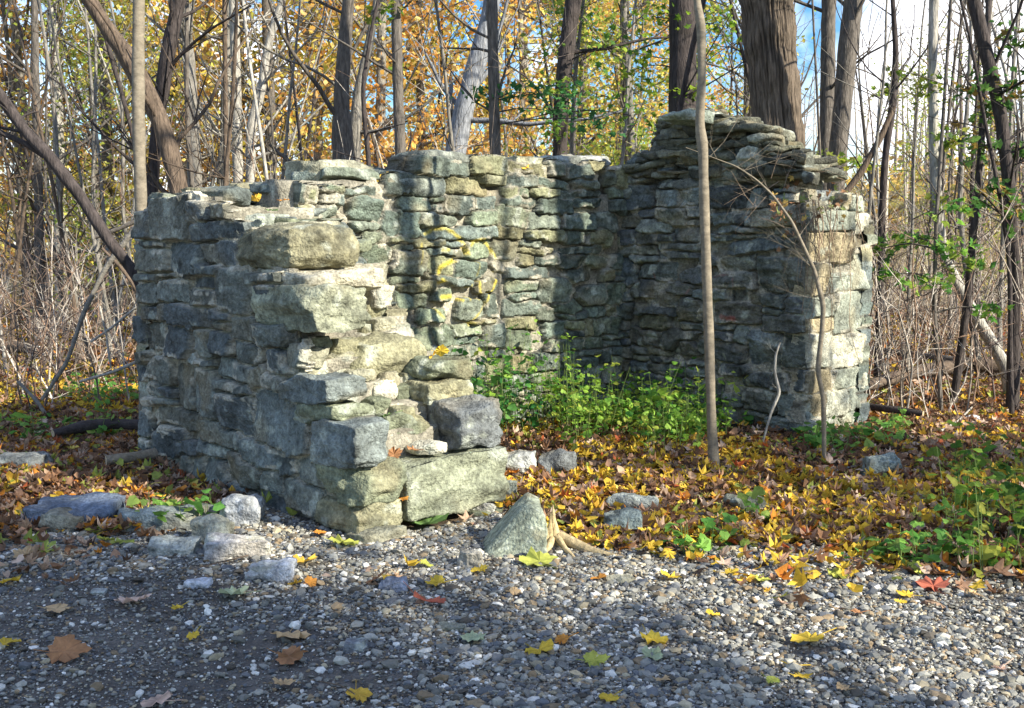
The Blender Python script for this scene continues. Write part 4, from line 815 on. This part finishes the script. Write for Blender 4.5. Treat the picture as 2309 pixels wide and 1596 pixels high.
hero('ivy_tree', 'dark trunk wrapped in green leaves behind the right half of the back wall', 'tree', 13, [(1252, 560, 36), (1262, 340, 34), (1265, 220, 34), (1280, 90, 36), (1292, 0, 38)], 'dark', 10, seed=10, twigs=6, twl=1.5, clusters=[(1290, 30, 50, 40, 70), (1260, 110, 40, 40, 40), (1265, 200, 36, 26, 50), (1250, 300, 36, 30, 34), (1380, 110, 60, 60, 45), (1420, 260, 60, 50, 50)], lcol=[(.10, .24, .04), (.2, .34, .05), (.3, .4, .06)])
hero('forked_tree', 'grey tree with two stems splitting from one base behind the corner block', 'tree', 13.5, [(778, 560, 58), (775, 370, 55), (768, 230, 36), (778, 90, 30), (785, 0, 26)], 'mid', 10, seed=11, twigs=8, twl=2)
hero('young_tree', 'right stem of the split pair, pale and twisting behind the corner block', 'tree', 13.8, [(790, 560, 30), (796, 350, 34), (806, 220, 26), (830, 110, 20), (850, 0, 16)], 'grey', 8, seed=12, twigs=8, twl=2)
hero('slender_tree', 'thin dark stem with an open fork right of the split pair', 'tree', 11.8, [(838, 560, 10), (832, 370, 11), (820, 250, 11), (818, 190, 10), (838, 60, 8), (858, -20, 7)], 'dark', 7, seed=13, twigs=10, twl=1.1, group='bare saplings')
hero('corner_tree', 'straight mottled tree standing right beside the far left corner of the ruin', 'tree', 8.6, [(327, 880, 30), (322, 700, 28), (318, 480, 27), (313, 300, 27), (311, 150, 27), (313, 0, 26)], 'tan', 12, M_SMOOTH, seed=14, twigs=4, twl=1.5, tstart=.7)
hero('leaning_tree', 'stout dark tree leaning left from behind the low wall top', 'tree', 11, [(425, 600, 44), (405, 430, 42), (380, 330, 40), (350, 245, 40), (318, 190, 44), (285, 120, 42), (245, 70, 34), (195, -10, 32)], 'brown', 10, seed=15, twigs=9, twl=2, grow_top=3)
hero('young_tree', 'dark trunk crossing behind the leaning tree and forking near the top', 'tree', 11.8, [(335, 600, 30), (342, 440, 28), (350, 330, 26), (362, 230, 30), (378, 120, 32), (405, 0, 28)], 'dark', 10, seed=16, twigs=10, twl=1.8)
hero('curved_tree', 'dark curved trunk sweeping from the upper left down to the ruin corner', 'tree', 7.9, [(332, 830, 18), (326, 740, 20), (318, 640, 22), (285, 590, 24), (240, 535, 26), (190, 455, 26), (110, 350, 27), (60, 300, 26), (0, 215, 24), (-60, 130, 22)], 'dark', 10, seed=17, twigs=7, twl=1.2, grow_top=1.5, tstart=.45)
hero('slender_tree', 'thin dark limb joining the curved trunk from the left edge', 'tree', 7.95, [(100, 352, 14), (60, 325, 13), (0, 298, 12), (-60, 270, 11)], 'dark', 8, seed=18, fromground=False, grow_top=1)
hero('pale_tree', 'tall pale sunlit trunk behind the middle of the near wall', 'tree', 19, [(537, 560, 24), (536, 380, 23), (533, 200, 22), (526, 0, 22)], 'pale', 8, seed=19, twigs=14, twl=2.5)
hero('pale_tree', 'pale crooked tree with spreading limbs right of the tall pale trunk', 'tree', 18, [(560, 560, 22), (565, 380, 22), (566, 280, 24), (590, 200, 22), (600, 120, 18), (625, 30, 16), (650, -30, 14)], 'pale', 8, seed=20, twigs=14, twl=3)
hero('pale_tree', 'pale upper trunk with a raised limb near the upper left', 'tree', 20, [(135, 560, 26), (134, 400, 26), (130, 250, 24), (122, 100, 22), (115, 0, 20)], 'pale', 8, seed=21, twigs=16, twl=3)
hero('slender_tree', 'thin straight dark stem behind the near wall boulder', 'tree', 12.5, [(511, 560, 12), (510, 400, 12), (508, 200, 11), (506, 0, 10)], 'brown', 7, seed=22, twigs=10, twl=1.2)
hero('pale_tree', 'broad pale trunk behind the low wall top left of the thin dark stem', 'tree', 17, [(440, 560, 34), (438, 370, 32), (430, 200, 28), (420, 60, 24), (415, 0, 22)], 'grey', 8, seed=23, twigs=14, twl=2.5)
hero('tall_tree', 'blue-grey trunk right of the thick ridged oak, left of a pair', 'tree', 14, [(1858, 620, 34), (1862, 320, 32), (1866, 150, 31), (1868, 0, 31)], 'mid', 10, seed=24, twigs=5, twl=1.5)
hero('tall_tree', 'slightly leaning trunk right of the thick ridged oak, right of a pair', 'tree', 13.4, [(1872, 640, 42), (1885, 400, 40), (1897, 250, 40), (1912, 100, 42), (1925, 0, 42)], 'mid', 10, seed=25, twigs=8, twl=2)
hero('slender_tree', 'thin dark tree with a drooping side limb right of the trunk pair', 'tree', 11.5, [(1985, 620, 16), (1988, 470, 16), (1995, 350, 16), (2012, 240, 18), (2020, 120, 14), (2012, 0, 10)], 'dark', 8, seed=26, twigs=10, twl=1.5, clusters=[(2000, 210, 26, 20, 24), (2020, 170, 20, 20, 14)])
hero('fallen_limb', 'dead limb slanting down from the thin tree to the wall end', 'limb', 11.2, [(1898, 445, 16), (1940, 390, 16), (1985, 310, 14), (2015, 240, 12)], 'brown', 8, seed=27, fromground=False, grow_top=0)
hero('bent_tree', 'bent tree with white sunlit bark leaning left over the fallen log', 'tree', 10.2, [(2272, 838, 28), (2225, 755, 27), (2170, 665, 25), (2128, 580, 22), (2112, 480, 24), (2105, 330, 22), (2102, 150, 20), (2105, 0, 20)], 'pale', 10, seed=28, twigs=8, twl=1.5, clusters=[(2090, 190, 40, 30, 40), (2140, 310, 50, 30, 40), (2110, 450, 30, 20, 18)], tstart=.5)
hero('leafy_tree', 'dark leafy tree crowding the upper right corner', 'tree', 9.5, [(2290, 620, 26), (2275, 420, 26), (2255, 250, 28), (2225, 130, 30), (2195, 0, 26)], 'dark', 10, seed=29, twigs=12, twl=1.6, clusters=[(2270, 200, 50, 40, 60), (2230, 260, 50, 40, 50), (2290, 90, 40, 40, 40), (2200, 330, 50, 30, 40), (2290, 340, 40, 40, 50), (2250, 440, 50, 30, 40), (2180, 200, 40, 30, 30), (2290, 480, 30, 30, 30)], lcol=[(.05, .13, .03), (.09, .2, .04), (.14, .26, .05), (.3, .2, .05)])
hero('leafy_sapling', 'leafy maple sapling with bright green sprays right of the pale wall end', 'sapling', 9.2, [(2120, 900, 10), (2105, 700, 10), (2110, 500, 9), (2120, 350, 8)], 'mid', 7, seed=30, clusters=[(2060, 540, 60, 22, 44), (2140, 560, 60, 24, 44), (2200, 600, 50, 20, 34), (2100, 640, 50, 22, 30), (1990, 560, 30, 25, 24), (2160, 470, 50, 25, 34), (2010, 620, 26, 20, 16), (2230, 700, 40, 20, 24)], lcol=[(.10, .26, .05), (.2, .4, .06), (.34, .46, .08)], twigs=10, twl=1)
hero('leafy_sapling', 'yellow-green low sapling peeping over the wall shoulder', 'sapling', 12.6, [(1850, 700, 8), (1855, 480, 8), (1850, 380, 6)], 'mid', 6, seed=31, clusters=[(1830, 350, 40, 14, 34), (1890, 365, 50, 14, 40), (1950, 375, 30, 10, 16)], lcol=[(.34, .42, .05), (.5, .5, .08), (.2, .32, .05)])
hero('bare_sapling', 'thin bowed sapling with fine white twigs arching in front of the pale wall end', 'sapling', gnd(1858, 1050)[1], [(1858, 1050, 12), (1856, 900, 11), (1843, 835, 12), (1853, 740, 11), (1856, 690, 12), (1836, 610, 9), (1806, 545, 8), (1785, 500, 7), (1742, 440, 5), (1705, 405, 4), (1660, 375, 3), (1625, 362, 2)], 'tan', 8, M_SMOOTH, seed=32, twigs=22, twl=.45, grow_top=.25, tstart=.45, tr=.0025)
hero('dry_stick', 'short crooked dead stem standing before the shaded wall', 'stick', gnd(1715, 1010)[1], [(1715, 1010, 5), (1738, 930, 6), (1757, 885, 8), (1746, 840, 6), (1748, 800, 6), (1758, 772, 4)], 'pale', 7, seed=33, twigs=2, twl=.2, grow_top=0, tr=.003)
# fallen wood
def log(name, label, pts, bark, Yf=None, cat='log', group='fallen wood on the forest floor', lift=1.5):
    P = []
    for (x, y, wv) in pts:
        g = gnd(x, y) if Yf is None else atY(x, y, Yf); D = g[1]; r_ = wv / FPX * D / 2; g[2] = max(g[2], 0) + (r_ * lift + .035 if Yf is None else 0); P.append([*g, r_])
    P = np.array(P); root0 = P[0][:3].copy(); S = smooth(P, 26); mb = MB(); V = S[:, :3] - root0
    bseed[0] += 1; rads = S[:, 3].copy(); tube(mb, V, rads, 12, BK[bark], .22, bseed[0])
    n = len(mb.V[0]); mb.add(mb.V[0][:12], [[0, i, i + 1] for i in range(1, 11)], None, np.array([.5, .38, .24])); mb.add(mb.V[0][-12:], [[0, i + 1, i] for i in range(1, 11)], None, np.array([.45, .34, .22]))
    o = mb.build(name, M_WOOD, None); o.location = root0; return tag(o, label, cat, group)
log('log', 'short tan barkless log lying against the near wall', [(240, 1066, 22), (320, 1058, 27), (400, 1046, 28), (445, 1036, 24)], 'tan')
log('log', 'dark shaded log lying in leaves left of the ruin', [(120, 1000, 18), (190, 990, 26), (260, 984, 26), (332, 986, 24)], 'dark')
log('log', 'old log far left on the forest floor', [(-40, 800, 24), (40, 806, 24), (100, 812, 20)], 'brown')
log('log', 'long grey fallen trunk arching right of the pale wall end', [(1930, 902, 22), (2020, 875, 26), (2110, 858, 30), (2200, 855, 32), (2310, 860, 32), (2420, 866, 30)], 'brown')
log('log', 'smaller fallen trunk tucked behind the long grey one', [(1950, 800, 14), (2040, 815, 16), (2130, 828, 16), (2260, 838, 16)], 'mid')
log('log', 'low dark log close to the foot of the pale wall end', [(1945, 935, 16), (2010, 945, 18), (2080, 952, 14)], 'dark')
for i, (lb, pts, bk) in enumerate([('forked grey dead branch fallen across the brush left of the ruin', [(95, 900, 8), (150, 820, 9), (190, 700, 11), (240, 600, 13), (300, 520, 12)], 'grey'), ('dead limb slanting to the wall corner at head height', [(215, 535, 9), (270, 515, 10), (330, 488, 12)], 'mid'),
                                 ('pale dead branch crossing low beside the corner tree', [(180, 860, 6), (250, 840, 7), (310, 815, 8), (345, 790, 8)], 'pale'), ('thin pale stick propped in the brush', [(250, 830, 5), (240, 760, 5), (225, 690, 5)], 'pale'), ('broken pale stick leaning near the broad brush', [(205, 770, 6), (250, 740, 6), (310, 690, 5)], 'pale'), ('grey stick lying above the dark log', [(40, 860, 7), (80, 900, 8), (110, 950, 7)], 'grey'),
                                 ('bent dead stem beside the corner tree', [(330, 700, 10), (300, 640, 9), (270, 600, 8), (230, 560, 6)], 'brown')]):
    log('dead_branch', lb, pts, bk, 8.3 + .15 * i, 'branch', 'dead branches left of the ruin')
for lb, pts, bk in [('thin pale twig forking on the leaves below the bowed sapling', [(1850, 1110, 4), (1885, 1075, 5), (1940, 1062, 4)], 'pale'), ('thin straight twig on the litter at the right', [(1760, 1210, 3), (1850, 1195, 3), (1960, 1180, 3)], 'tan'), ('long thin twig near the gravel edge', [(1770, 1195, 3), (1830, 1180, 3), (1900, 1160, 3)], 'brown'), ('thin curved twig on the shaded gravel', [(450, 1258 + 40, 3), (500, 1285, 3), (560, 1270, 3)], 'brown'), ('fine twig at the bottom of the path', [(720, 1560, 3), (770, 1570, 3), (800, 1590, 3)], 'brown'), ('pale twig beside the white scrap of stone', [(2120, 985, 5), (2160, 960, 4), (2190, 930, 4)], 'pale')]:
    log('twig', lb, pts, bk, cat='twig', group='twigs lying on the ground')
# torn root stump beside the pointed boulder
def stump():
    g = gnd(1262, 1236); root = empty('root_stump', tuple(g)); rg = np.random.default_rng(3)
    def P3(x, y, h): q = gnd(x, y) - g; q[2] = h; return q
    mb = MB()
    for k, (dx, h) in enumerate([(-16, .12), (-8, .17), (0, .21), (6, .15), (12, .11), (20, .07)]):
        b = P3(1256 + dx * 1.4, 1232 + abs(dx) * .3, -.02); tp = P3(1246 + dx * .5, 1230, h); md = (b + tp) / 2 + np.array([-.008, .01, -.02])
        S = smooth(np.array([[*b, .030], [*md, .021], [*tp, .003]]), 16); tube(mb, S[:, :3], S[:, 3], 9, (.44, .34, .18), .45, k)
    mb.build('stub', M_WOOD, root); mb = MB()
    for k, pts in enumerate(([(1262, 1232, .05, .030), (1290, 1238, .035, .027), (1325, 1246, .015, .02), (1375, 1254, .005, .011), (1440, 1262, .0, .004)], [(1258, 1234, .05, .022), (1276, 1248, .02, .015), (1300, 1262, .0, .006)], [(1246, 1234, .04, .02), (1232, 1246, .01, .01), (1222, 1254, 0, .005)])):
        S = smooth(np.array([[*P3(x, y, h), r_] for x, y, h, r_ in pts]), 18); tube(mb, S[:, :3], S[:, 3], 9, (.40, .31, .17), .35, 4 + k)
    mb.build('root', M_WOOD, root); tag(root, 'splintered yellowish root stump beside the pointed boulder', 'stump')
stump()
# vines hanging over the wall end
def vines():
    root = empty('dry_vine', tuple(wor(AC, BC + .3, 1.9))); mb = MB(); rg = np.random.default_rng(12); o0 = np.array(root.location)
    for k in range(26):
        x = rg.uniform(1800, 1940); a_ = AC - .06 if x > 1815 else None; y = rg.uniform(430, 500); P = []
        y1 = y + rg.uniform(40, 330)
        for t in np.linspace(0, 1, 8):
            xx = x + t * rg.uniform(-20, 20) + 8 * math.sin(6 * t + k); yy = y + (y1 - y) * t
            p = onplane(xx, yy, wor(AC - .05, 0, 0), A_) if x > 1815 else onplane(xx, yy, wor(0, BC - .07, 0), B_); P.append(p - o0 + rg.normal(size=3) * .01)
        S = smooth(np.array(P), 12); tube(mb, S, np.linspace(.004, .0015, 12), 4, np.array([.26, .19, .13]) * rg.uniform(.6, 1.3))
    for k in range(26):
        x = rg.uniform(1700, 1920); y = rg.uniform(400, 500); p = onplane(x, y, wor(AC + .1, 0, 0), A_) - o0; branch(mb, rg, p, rg.normal(size=3) + [0, -.3, .0], .35, .003, 1, (.25, .19, .14), 3, .12)
    mb.build('stems', M_WOOD, root)
    n = 170; P = np.array([onplane(rg.uniform(1740, 1940), rg.normal(470, 30), wor(AC - .03 + rg.uniform(-.05, .3), 0, 0), A_) for _ in range(n)]) - o0
    V, F, c = leafbatch(P, rg.uniform(.03, .07, n), rg.uniform(0, 6, n), rg.normal(0, 1, n), rg.normal(0, 1, n), rg.uniform(-.4, 1, n), np.array([(.3, .16, .08), (.22, .12, .06), (.5, .34, .1), (.2, .24, .08)])[rg.integers(4, size=n)], STAR, 4)
    mk('leaves', V, F, M_LEAF, root, c, False); tag(root, 'tangle of dry brown vines and leaves hanging over the pale wall end', 'vine')
vines()
# ================================================================== undergrowth
def plants(name, label, spots, hr, lsz, cols, seed, nl=12, shape=HEART):
    rg = np.random.default_rng(seed); mb = MB(); P = []; C_ = []
    for (x, y, s) in spots:
        z = float(gz(x, y)[0]); h = rg.uniform(*hr) * s; d = rg.normal(size=2) * .12 * h
        pts = np.array([[x, y, z], [x + d[0] * .4, y + d[1] * .4, z + h * .5], [x + d[0], y + d[1], z + h]]); S = smooth(pts, 6); tube(mb, S, np.linspace(.0035, .0015, 6), 3, (.22, .30, .10))
        cb = np.array(cols[rg.integers(len(cols))])
        for k in range(rg.integers(nl // 2, nl + 1)):
            t = rg.uniform(.25, 1.02); p = pts[0] * (1 - t) + pts[2] * t + np.r_[rg.normal(size=2) * .055, rg.normal() * .015]; P.append(p); C_.append(cb * rg.uniform(.7, 1.25))
    P = np.array(P); n = len(P); root = empty(name, (0, 0, 0))
    V, F, c = leafbatch(P, np.exp(rg.normal(0, .35, n)) * lsz, rg.uniform(0, 6.28, n), rg.normal(.15, .45, n), rg.normal(0, .45, n), rg.uniform(-.6, .2, n), np.array(C_), shape, seed)
    mb.add(V, F, None, c); bpy.data.objects.remove(root)
    return tag(mb.build(name, M_CROWN, None, False), label, kind='stuff')
ru = np.random.default_rng(77); sp = []
while len(sp) < 260:
    a_, b_ = ru.uniform(.0, ABI - .08), ru.uniform(BT + .03, BC - .25); g = wor(a_, b_, 0); d_ = g - CAM; c_, s_ = math.cos(PITCH), math.sin(PITCH); f_ = d_[1] * c_ - d_[2] * s_; vx = 1154 + FPX * d_[0] / f_; vy = 798 - FPX * (d_[1] * s_ + d_[2] * c_) / f_
    if vx > 1640 or vx < 1040 or vy > 975 + 40 * min((vx - 1060) / 400, 1) + 22 * math.sin(vx / 33): continue
    if noise(np.array([[a_ * 1.0, b_, 0]]), 2.2, 5, 2)[0] < -.28: continue
    sp.append((g[0], g[1], ru.uniform(.6, 1.15) * (1.45 if vx < 1320 else 1.0)))
while False:
    vx = ru.uniform(1050, 1660); vy = ru.uniform(800, 1030); k = (vx - 1060) / 580
    if vy > 925 + 85 * min(k * 1.5, 1) + 30 * math.sin(vx / 33) or vy < 800 + 60 * k: continue
    g = gnd(vx, vy + 12); m, a, b = ruin_mask(g[:1], g[1:2])
    if m[0] or b[0] > BC - .08 or a[0] > ABI - .05: continue
    sp.append((g[0], g[1], ru.uniform(.6, 1.1)))
plants('undergrowth', 'bright green leafy weeds growing on the floor inside the ruin', sp, (.2, .55), .042, [(.22, .44, .06), (.34, .54, .09), (.10, .28, .05), (.28, .46, .06), (.42, .50, .08)], 5, 12)
sp = [(*wor(ru.uniform(ABI - .6, ABI - .08), ru.uniform(BT + .1, BT + 1.9), 0)[:2], ru.uniform(.7, 1.25)) for _ in range(60)]
sp = [s for s in sp if not ruin_mask(np.array([s[0]]), np.array([s[1]]))[0][0]]
plants('undergrowth', 'darker tall weeds against the sunlit back wall', sp, (.4, .75), .055, [(.05, .2, .05), (.10, .28, .06), (.16, .36, .08)], 6, 14)
sp = [(*gnd(ru.uniform(2130, 2400), ru.uniform(1060, 1310))[:2], ru.uniform(.6, 1.2)) for _ in range(70)]
plants('undergrowth', 'green and yellowish weeds along the right edge of the trail', sp, (.12, .42), .05, [(.09, .22, .03), (.18, .30, .04), (.34, .36, .06)], 7, 10)
sp = [(*gnd(x + ru.normal() * w_, y + ru.normal() * 10)[:2], ru.uniform(.5, 1)) for (x, y, w_, n_) in [(1860, 1010, 50, 30), (1560, 1250, 25, 6), (1700, 1170, 20, 4), (2060, 1270, 60, 14), (1640, 1230, 25, 4), (380, 1180, 30, 8), (480, 1170, 15, 4), (150, 980, 90, 30), (230, 900, 90, 40), (470, 1060, 20, 8), (1740, 960, 40, 12), (1990, 985, 60, 14)] for _ in range(n_)]
plants('undergrowth', 'scattered low green seedlings among the leaf litter', sp, (.08, .3), .055, [(.12, .3, .06), (.2, .38, .07), (.3, .42, .09)], 8, 8)
# ================================================================== the woods
bare = [tree_proto(200 + i, 11, rt.uniform(.05, .10), ['grey', 'mid', 'mid', 'dark'][i % 4], 13, 2.6, 2, name='bare_tree', bstart=.15) for i in range(5)]
sapl = [tree_proto(230 + i, rt.uniform(5.5, 8.5), rt.uniform(.018, .034), ['mid', 'grey', 'brown', 'pale', 'dark', 'grey'][i], 10, 1.2, 1, .07, name='bare_sapling', wob=.05, bstart=.1, rs=6) for i in range(6)]
aut = [tree_proto(260 + i, 12, .15, ['grey', 'mid', 'pale', 'mid', 'grey'][i], 34, 3.2, 1, crown=(7500, .16, [ORG, YLW, ORG, ORG + YLW, YLW][i], .27), name='autumn_tree', bstart=.05) for i in range(5)]
grn = [tree_proto(280 + i, 9, .09, 'mid', 26, 2.2, 1, crown=(2400, .13, [[(.36, .42, .07), (.5, .5, .1), (.24, .34, .06)], [(.25, .36, .06), (.42, .46, .08), (.6, .5, .1)]][i], .35), name='green_tree', bstart=.02) for i in range(2)]
def spots(n, xr, yr, sr, seed, avoid=()):
    r_ = np.random.default_rng(seed); o = []
    while len(o) < n:
        vx = r_.uniform(*xr); Y = math.exp(r_.uniform(math.log(yr[0]), math.log(yr[1])))
        if any(abs(vx - q[0]) < 26 and abs(Y - q[1]) < 2 for q in o): continue
        o.append((vx, Y, r_.uniform(*sr), r_.uniform(0, 6.28)))
    return o
place(aut, [(60, 24, 1, 0), (260, 21, .9, 1), (430, 28, 1.1, 2), (620, 22, 1, 3), (720, 28, 1.1, 4), (830, 23, 1, 5), (960, 30, 1.1, 1), (1200, 27, 1, 2), (1300, 23, .85, 3), (330, 34, 1.2, 2.5), (520, 36, 1.3, 1.1), (780, 38, 1.3, 1.4), (1080, 36, 1.2, .3), (-60, 30, 1.2, .7), (1400, 36, 1, 2.2), (1580, 42, 1, 1.2)], 'orange and yellow leaved trees', 'tree', 'autumn trees behind the ruin')
place(grn, [(215, 19, .75, 0), (1440, 17, .8, 2), (1290, 16, .55, 3), (1660, 21, .8, 4), (170, 24, .8, 1), (1370, 22, .8, 5), (1520, 26, .9, .5), (2210, 26, .6, .6), (2050, 34, .7, 2.6)], 'yellow-green leaved trees', 'tree', 'green trees behind the ruin')
place(bare, spots(18, (-200, 2500), (15, 40), (.8, 1.25), 2), 'bare grey trees', 'tree', 'bare trees of the surrounding woods')
place(sapl, spots(34, (-120, 700), (9.3, 24), (.7, 1.2), 3) + spots(16, (700, 1800), (11.5, 22), (.8, 1.2), 4) + spots(30, (1960, 2450), (9.0, 24), (.65, 1.15), 5), 'slim bare saplings', 'sapling', 'bare saplings of the thicket')
for o in [x for x in bpy.data.objects if x.get('_used') is not None]: del o['_used']
grp = {}
for k, vx, Y, o in placed: grp.setdefault((k, cprops(vx)), []).append((vx, o))
for (k, c_), lst in grp.items():
    lst.sort(key=lambda q: q[0])
    for i, (vx, o) in enumerate(lst): o['label'] = ('%s from the left among %s %s' % (ORD[i], k, c_)) if len(lst) > 1 else ('the only one among %s %s' % (k, c_))
# brush: thin stems too many to count, and the far woods
def brush(name, label, n, xr, yr, hr, col, seed, r0=.006):
    rg = np.random.default_rng(seed); mb = MB()
    for k in range(int(n * .6)):
        vx = rg.uniform(*xr); Y = math.exp(rg.uniform(math.log(yr[0]), math.log(yr[1]))); q = atY(vx, 554, Y); x, y = q[0], q[1]
        if ruin_mask(np.array([x]), np.array([y]))[0][0]: continue
        z = float(gz(x, y)[0]); h = rg.uniform(*hr); d = np.r_[rg.normal(size=2) * .16, 1]; c = np.array(col[rg.integers(len(col))]) * rg.uniform(.7, 1.2)
        pts = [np.array([x, y, z - .03])]
        for i in range(5): d = d + np.r_[rg.normal(size=2) * .17, 0]; d /= np.linalg.norm(d); pts.append(pts[-1] + d * h / 5)
        r = r0 * rg.uniform(.6, 1.5) * (1 + Y / 30); tube(mb, np.array(pts), np.linspace(r, r * .4, 6), 4, c)
        for b in range(rg.integers(4, 10)):
            i = rg.integers(1, 6); e = np.r_[rg.normal(size=2) * .6, rg.uniform(.2, 1)]; e /= np.linalg.norm(e); l_ = h * rg.uniform(.12, .45); r2b = r * .35
            tube(mb, np.array([pts[i], pts[i] + e * l_ * .5, pts[i] + e * l_ + [0, 0, .06 * l_]]), [r * .5, r * .4, r * .2], 3, c)
            for b2 in range(2): e2 = e + rg.normal(size=3) * .5; tube(mb, np.array([pts[i] + e * l_ * .5, pts[i] + e * l_ * .5 + e2 * l_ * .25, pts[i] + e * l_ * .5 + e2 * l_ * .5]), [r2b, r2b * .8, r2b * .5], 3, c)
    return tag(mb.build(name, M_BARK, None), label, kind='stuff')
SC = [(.40, .34, .28), (.20, .16, .13), (.55, .49, .42), (.12, .09, .08), (.30, .2, .14)]
brush('undergrowth_brush', 'dense thin pale stems of brush right of the ruin', 380, (1955, 2500), (8.8, 24), (.5, 2.2), SC, 14)
brush('undergrowth_brush', 'thin tangled brush stems left of the ruin', 330, (-150, 330), (9.3, 24), (.4, 1.9), SC, 15)
brush('undergrowth_brush', 'brush stems behind the walls of the ruin', 160, (330, 1950), (11, 28), (1.6, 3.6), SC, 16)
def far_woods():
    rg = np.random.default_rng(40); mb = MB()
    for k in range(420):
        az = rg.uniform(-1.1, 1.1); Y = rg.uniform(42, 80); x = az * Y; z = float(gz(x, Y)[0]); h = rg.uniform(4, 10); r = rg.uniform(.05, .14); l = rg.normal() * .06 * h
        c = np.array([(.30, .25, .2), (.2, .16, .13), (.4, .36, .3)][rg.integers(3)]) * rg.uniform(.8, 1.2); tube(mb, np.array([[x, Y, z], [x + l * .5, Y, z + h * .5], [x + l, Y, z + h]]), [r, r * .7, r * .3], 4, c)
        for b in range(5):
            t = rg.uniform(.25, 1); e = np.array([rg.normal(), rg.normal(), rg.uniform(.3, 1.5)]); p = np.array([x + l * t, Y, z + h * t]); tube(mb, np.array([p, p + e * .6, p + e * 1.3 + [0, 0, .3]]), [r * .35, r * .25, r * .1], 3, c)
    o = mb.build('distant_woods', M_BARK, None); tag(o, 'far-off wood of grey trunks closing the view', kind='stuff')
    n = 19000; Y = rg.uniform(46, 84, n); x = rg.uniform(-1.1, 1.1, n) * Y; cl = noise(np.stack([x, Y, Y * 0], 1), .12, 6, 2)
    hgt = np.where(x / Y > .22, 2.2, 5.0); z = gz(x, Y) + np.abs(rg.normal(0, .5, n)) * hgt
    pal = np.array([(.52, .32, .08), (.6, .42, .1), (.42, .27, .12), (.46, .40, .12), (.34, .3, .14)]); c = pal[rg.integers(5, size=n)] * (1 + .3 * cl)[:, None]
    V, F, cc = leafbatch(np.stack([x, Y, z], 1), rg.uniform(.3, .75, n), rg.uniform(0, 6, n), rg.normal(0, .9, n), rg.normal(0, .9, n), rg.uniform(-.3, .3, n), c, RHOMB, 8, fan=False)
    tag(mk('distant_foliage', V, F, M_CROWN, None, cc, False), 'far-off golden foliage of the autumn wood', kind='stuff')
far_woods()
# trees standing to the side of the trail whose shade falls on the scene
def shade_tree(x, y, h, r, seed, label, crown=None, nb=3, blen=3.2, bs=.45):
    p = tree_proto(seed, h, r, 'mid', nb, blen, 2, .0, crown, .005, 'roadside_tree', bstart=bs, rs=10); p.location = (x, y, 0); tag(p, label, 'tree', 'trees beside the trail outside the view'); return p
def toward(p, k): return (p[0] + SUNH[0] * k, p[1] + SUNH[1] * k)
q = wor(ABI, BC - .68, 0); x_, y_ = toward(q, 6.3); shade_tree(x_, y_, 16, .22, 301, 'unseen straight tree added right of the view to shade the back wall corner')  # unseen trunk, added to widen the shadow in the back wall corner
q = onplane(1120, 600, wor(ABI, 0, 0), A_); x_, y_ = toward(q, 7.2); shade_tree(x_, y_, 9, .05, 302, 'thin tree beside the trail, right of the view', nb=2)
q = onplane(915, 600, wor(ABI, 0, 0), A_); x_, y_ = toward(q, 7.6); shade_tree(x_, y_, 10, .14, 303, 'stout tree beside the trail, right of the view and nearest the camera')
LFC = [(.5, .45, .1), (.6, .4, .08), (.3, .35, .08)]
x_, y_ = toward((-1.75, 4.1), 10.5); shade_tree(x_, y_, 8.2, .16, 304, 'leafy tree behind the camera whose crown shades the lower left of the trail', (5200, .15, LFC, .3), 26, 1.25, .5)
x_, y_ = toward((-.75, 3.05), 8.6); shade_tree(x_, y_, 6.6, .12, 305, 'small leafy tree behind the camera at the verge', (3600, .15, LFC, .3), 20, 1.1, .5)
x_, y_ = toward((1.6, 2.75), 9.5); shade_tree(x_, y_, 7.0, .12, 306, 'thinly leaved tree right of the trail and behind the camera', (900, .13, LFC, .4), 14, 1.2, .5)
x_, y_ = toward((3.2, 4.75), 8.5); shade_tree(x_, y_, 6.2, .11, 307, 'small tree right of the trail verge', (1500, .15, LFC, .3), 12, 1.1, .55)
x_, y_ = toward((4.6, 5.9), 8.5); shade_tree(x_, y_, 7.2, .13, 308, 'bushy tree right of the view along the verge', (2600, .16, LFC, .45), 18, 1.6, .4)
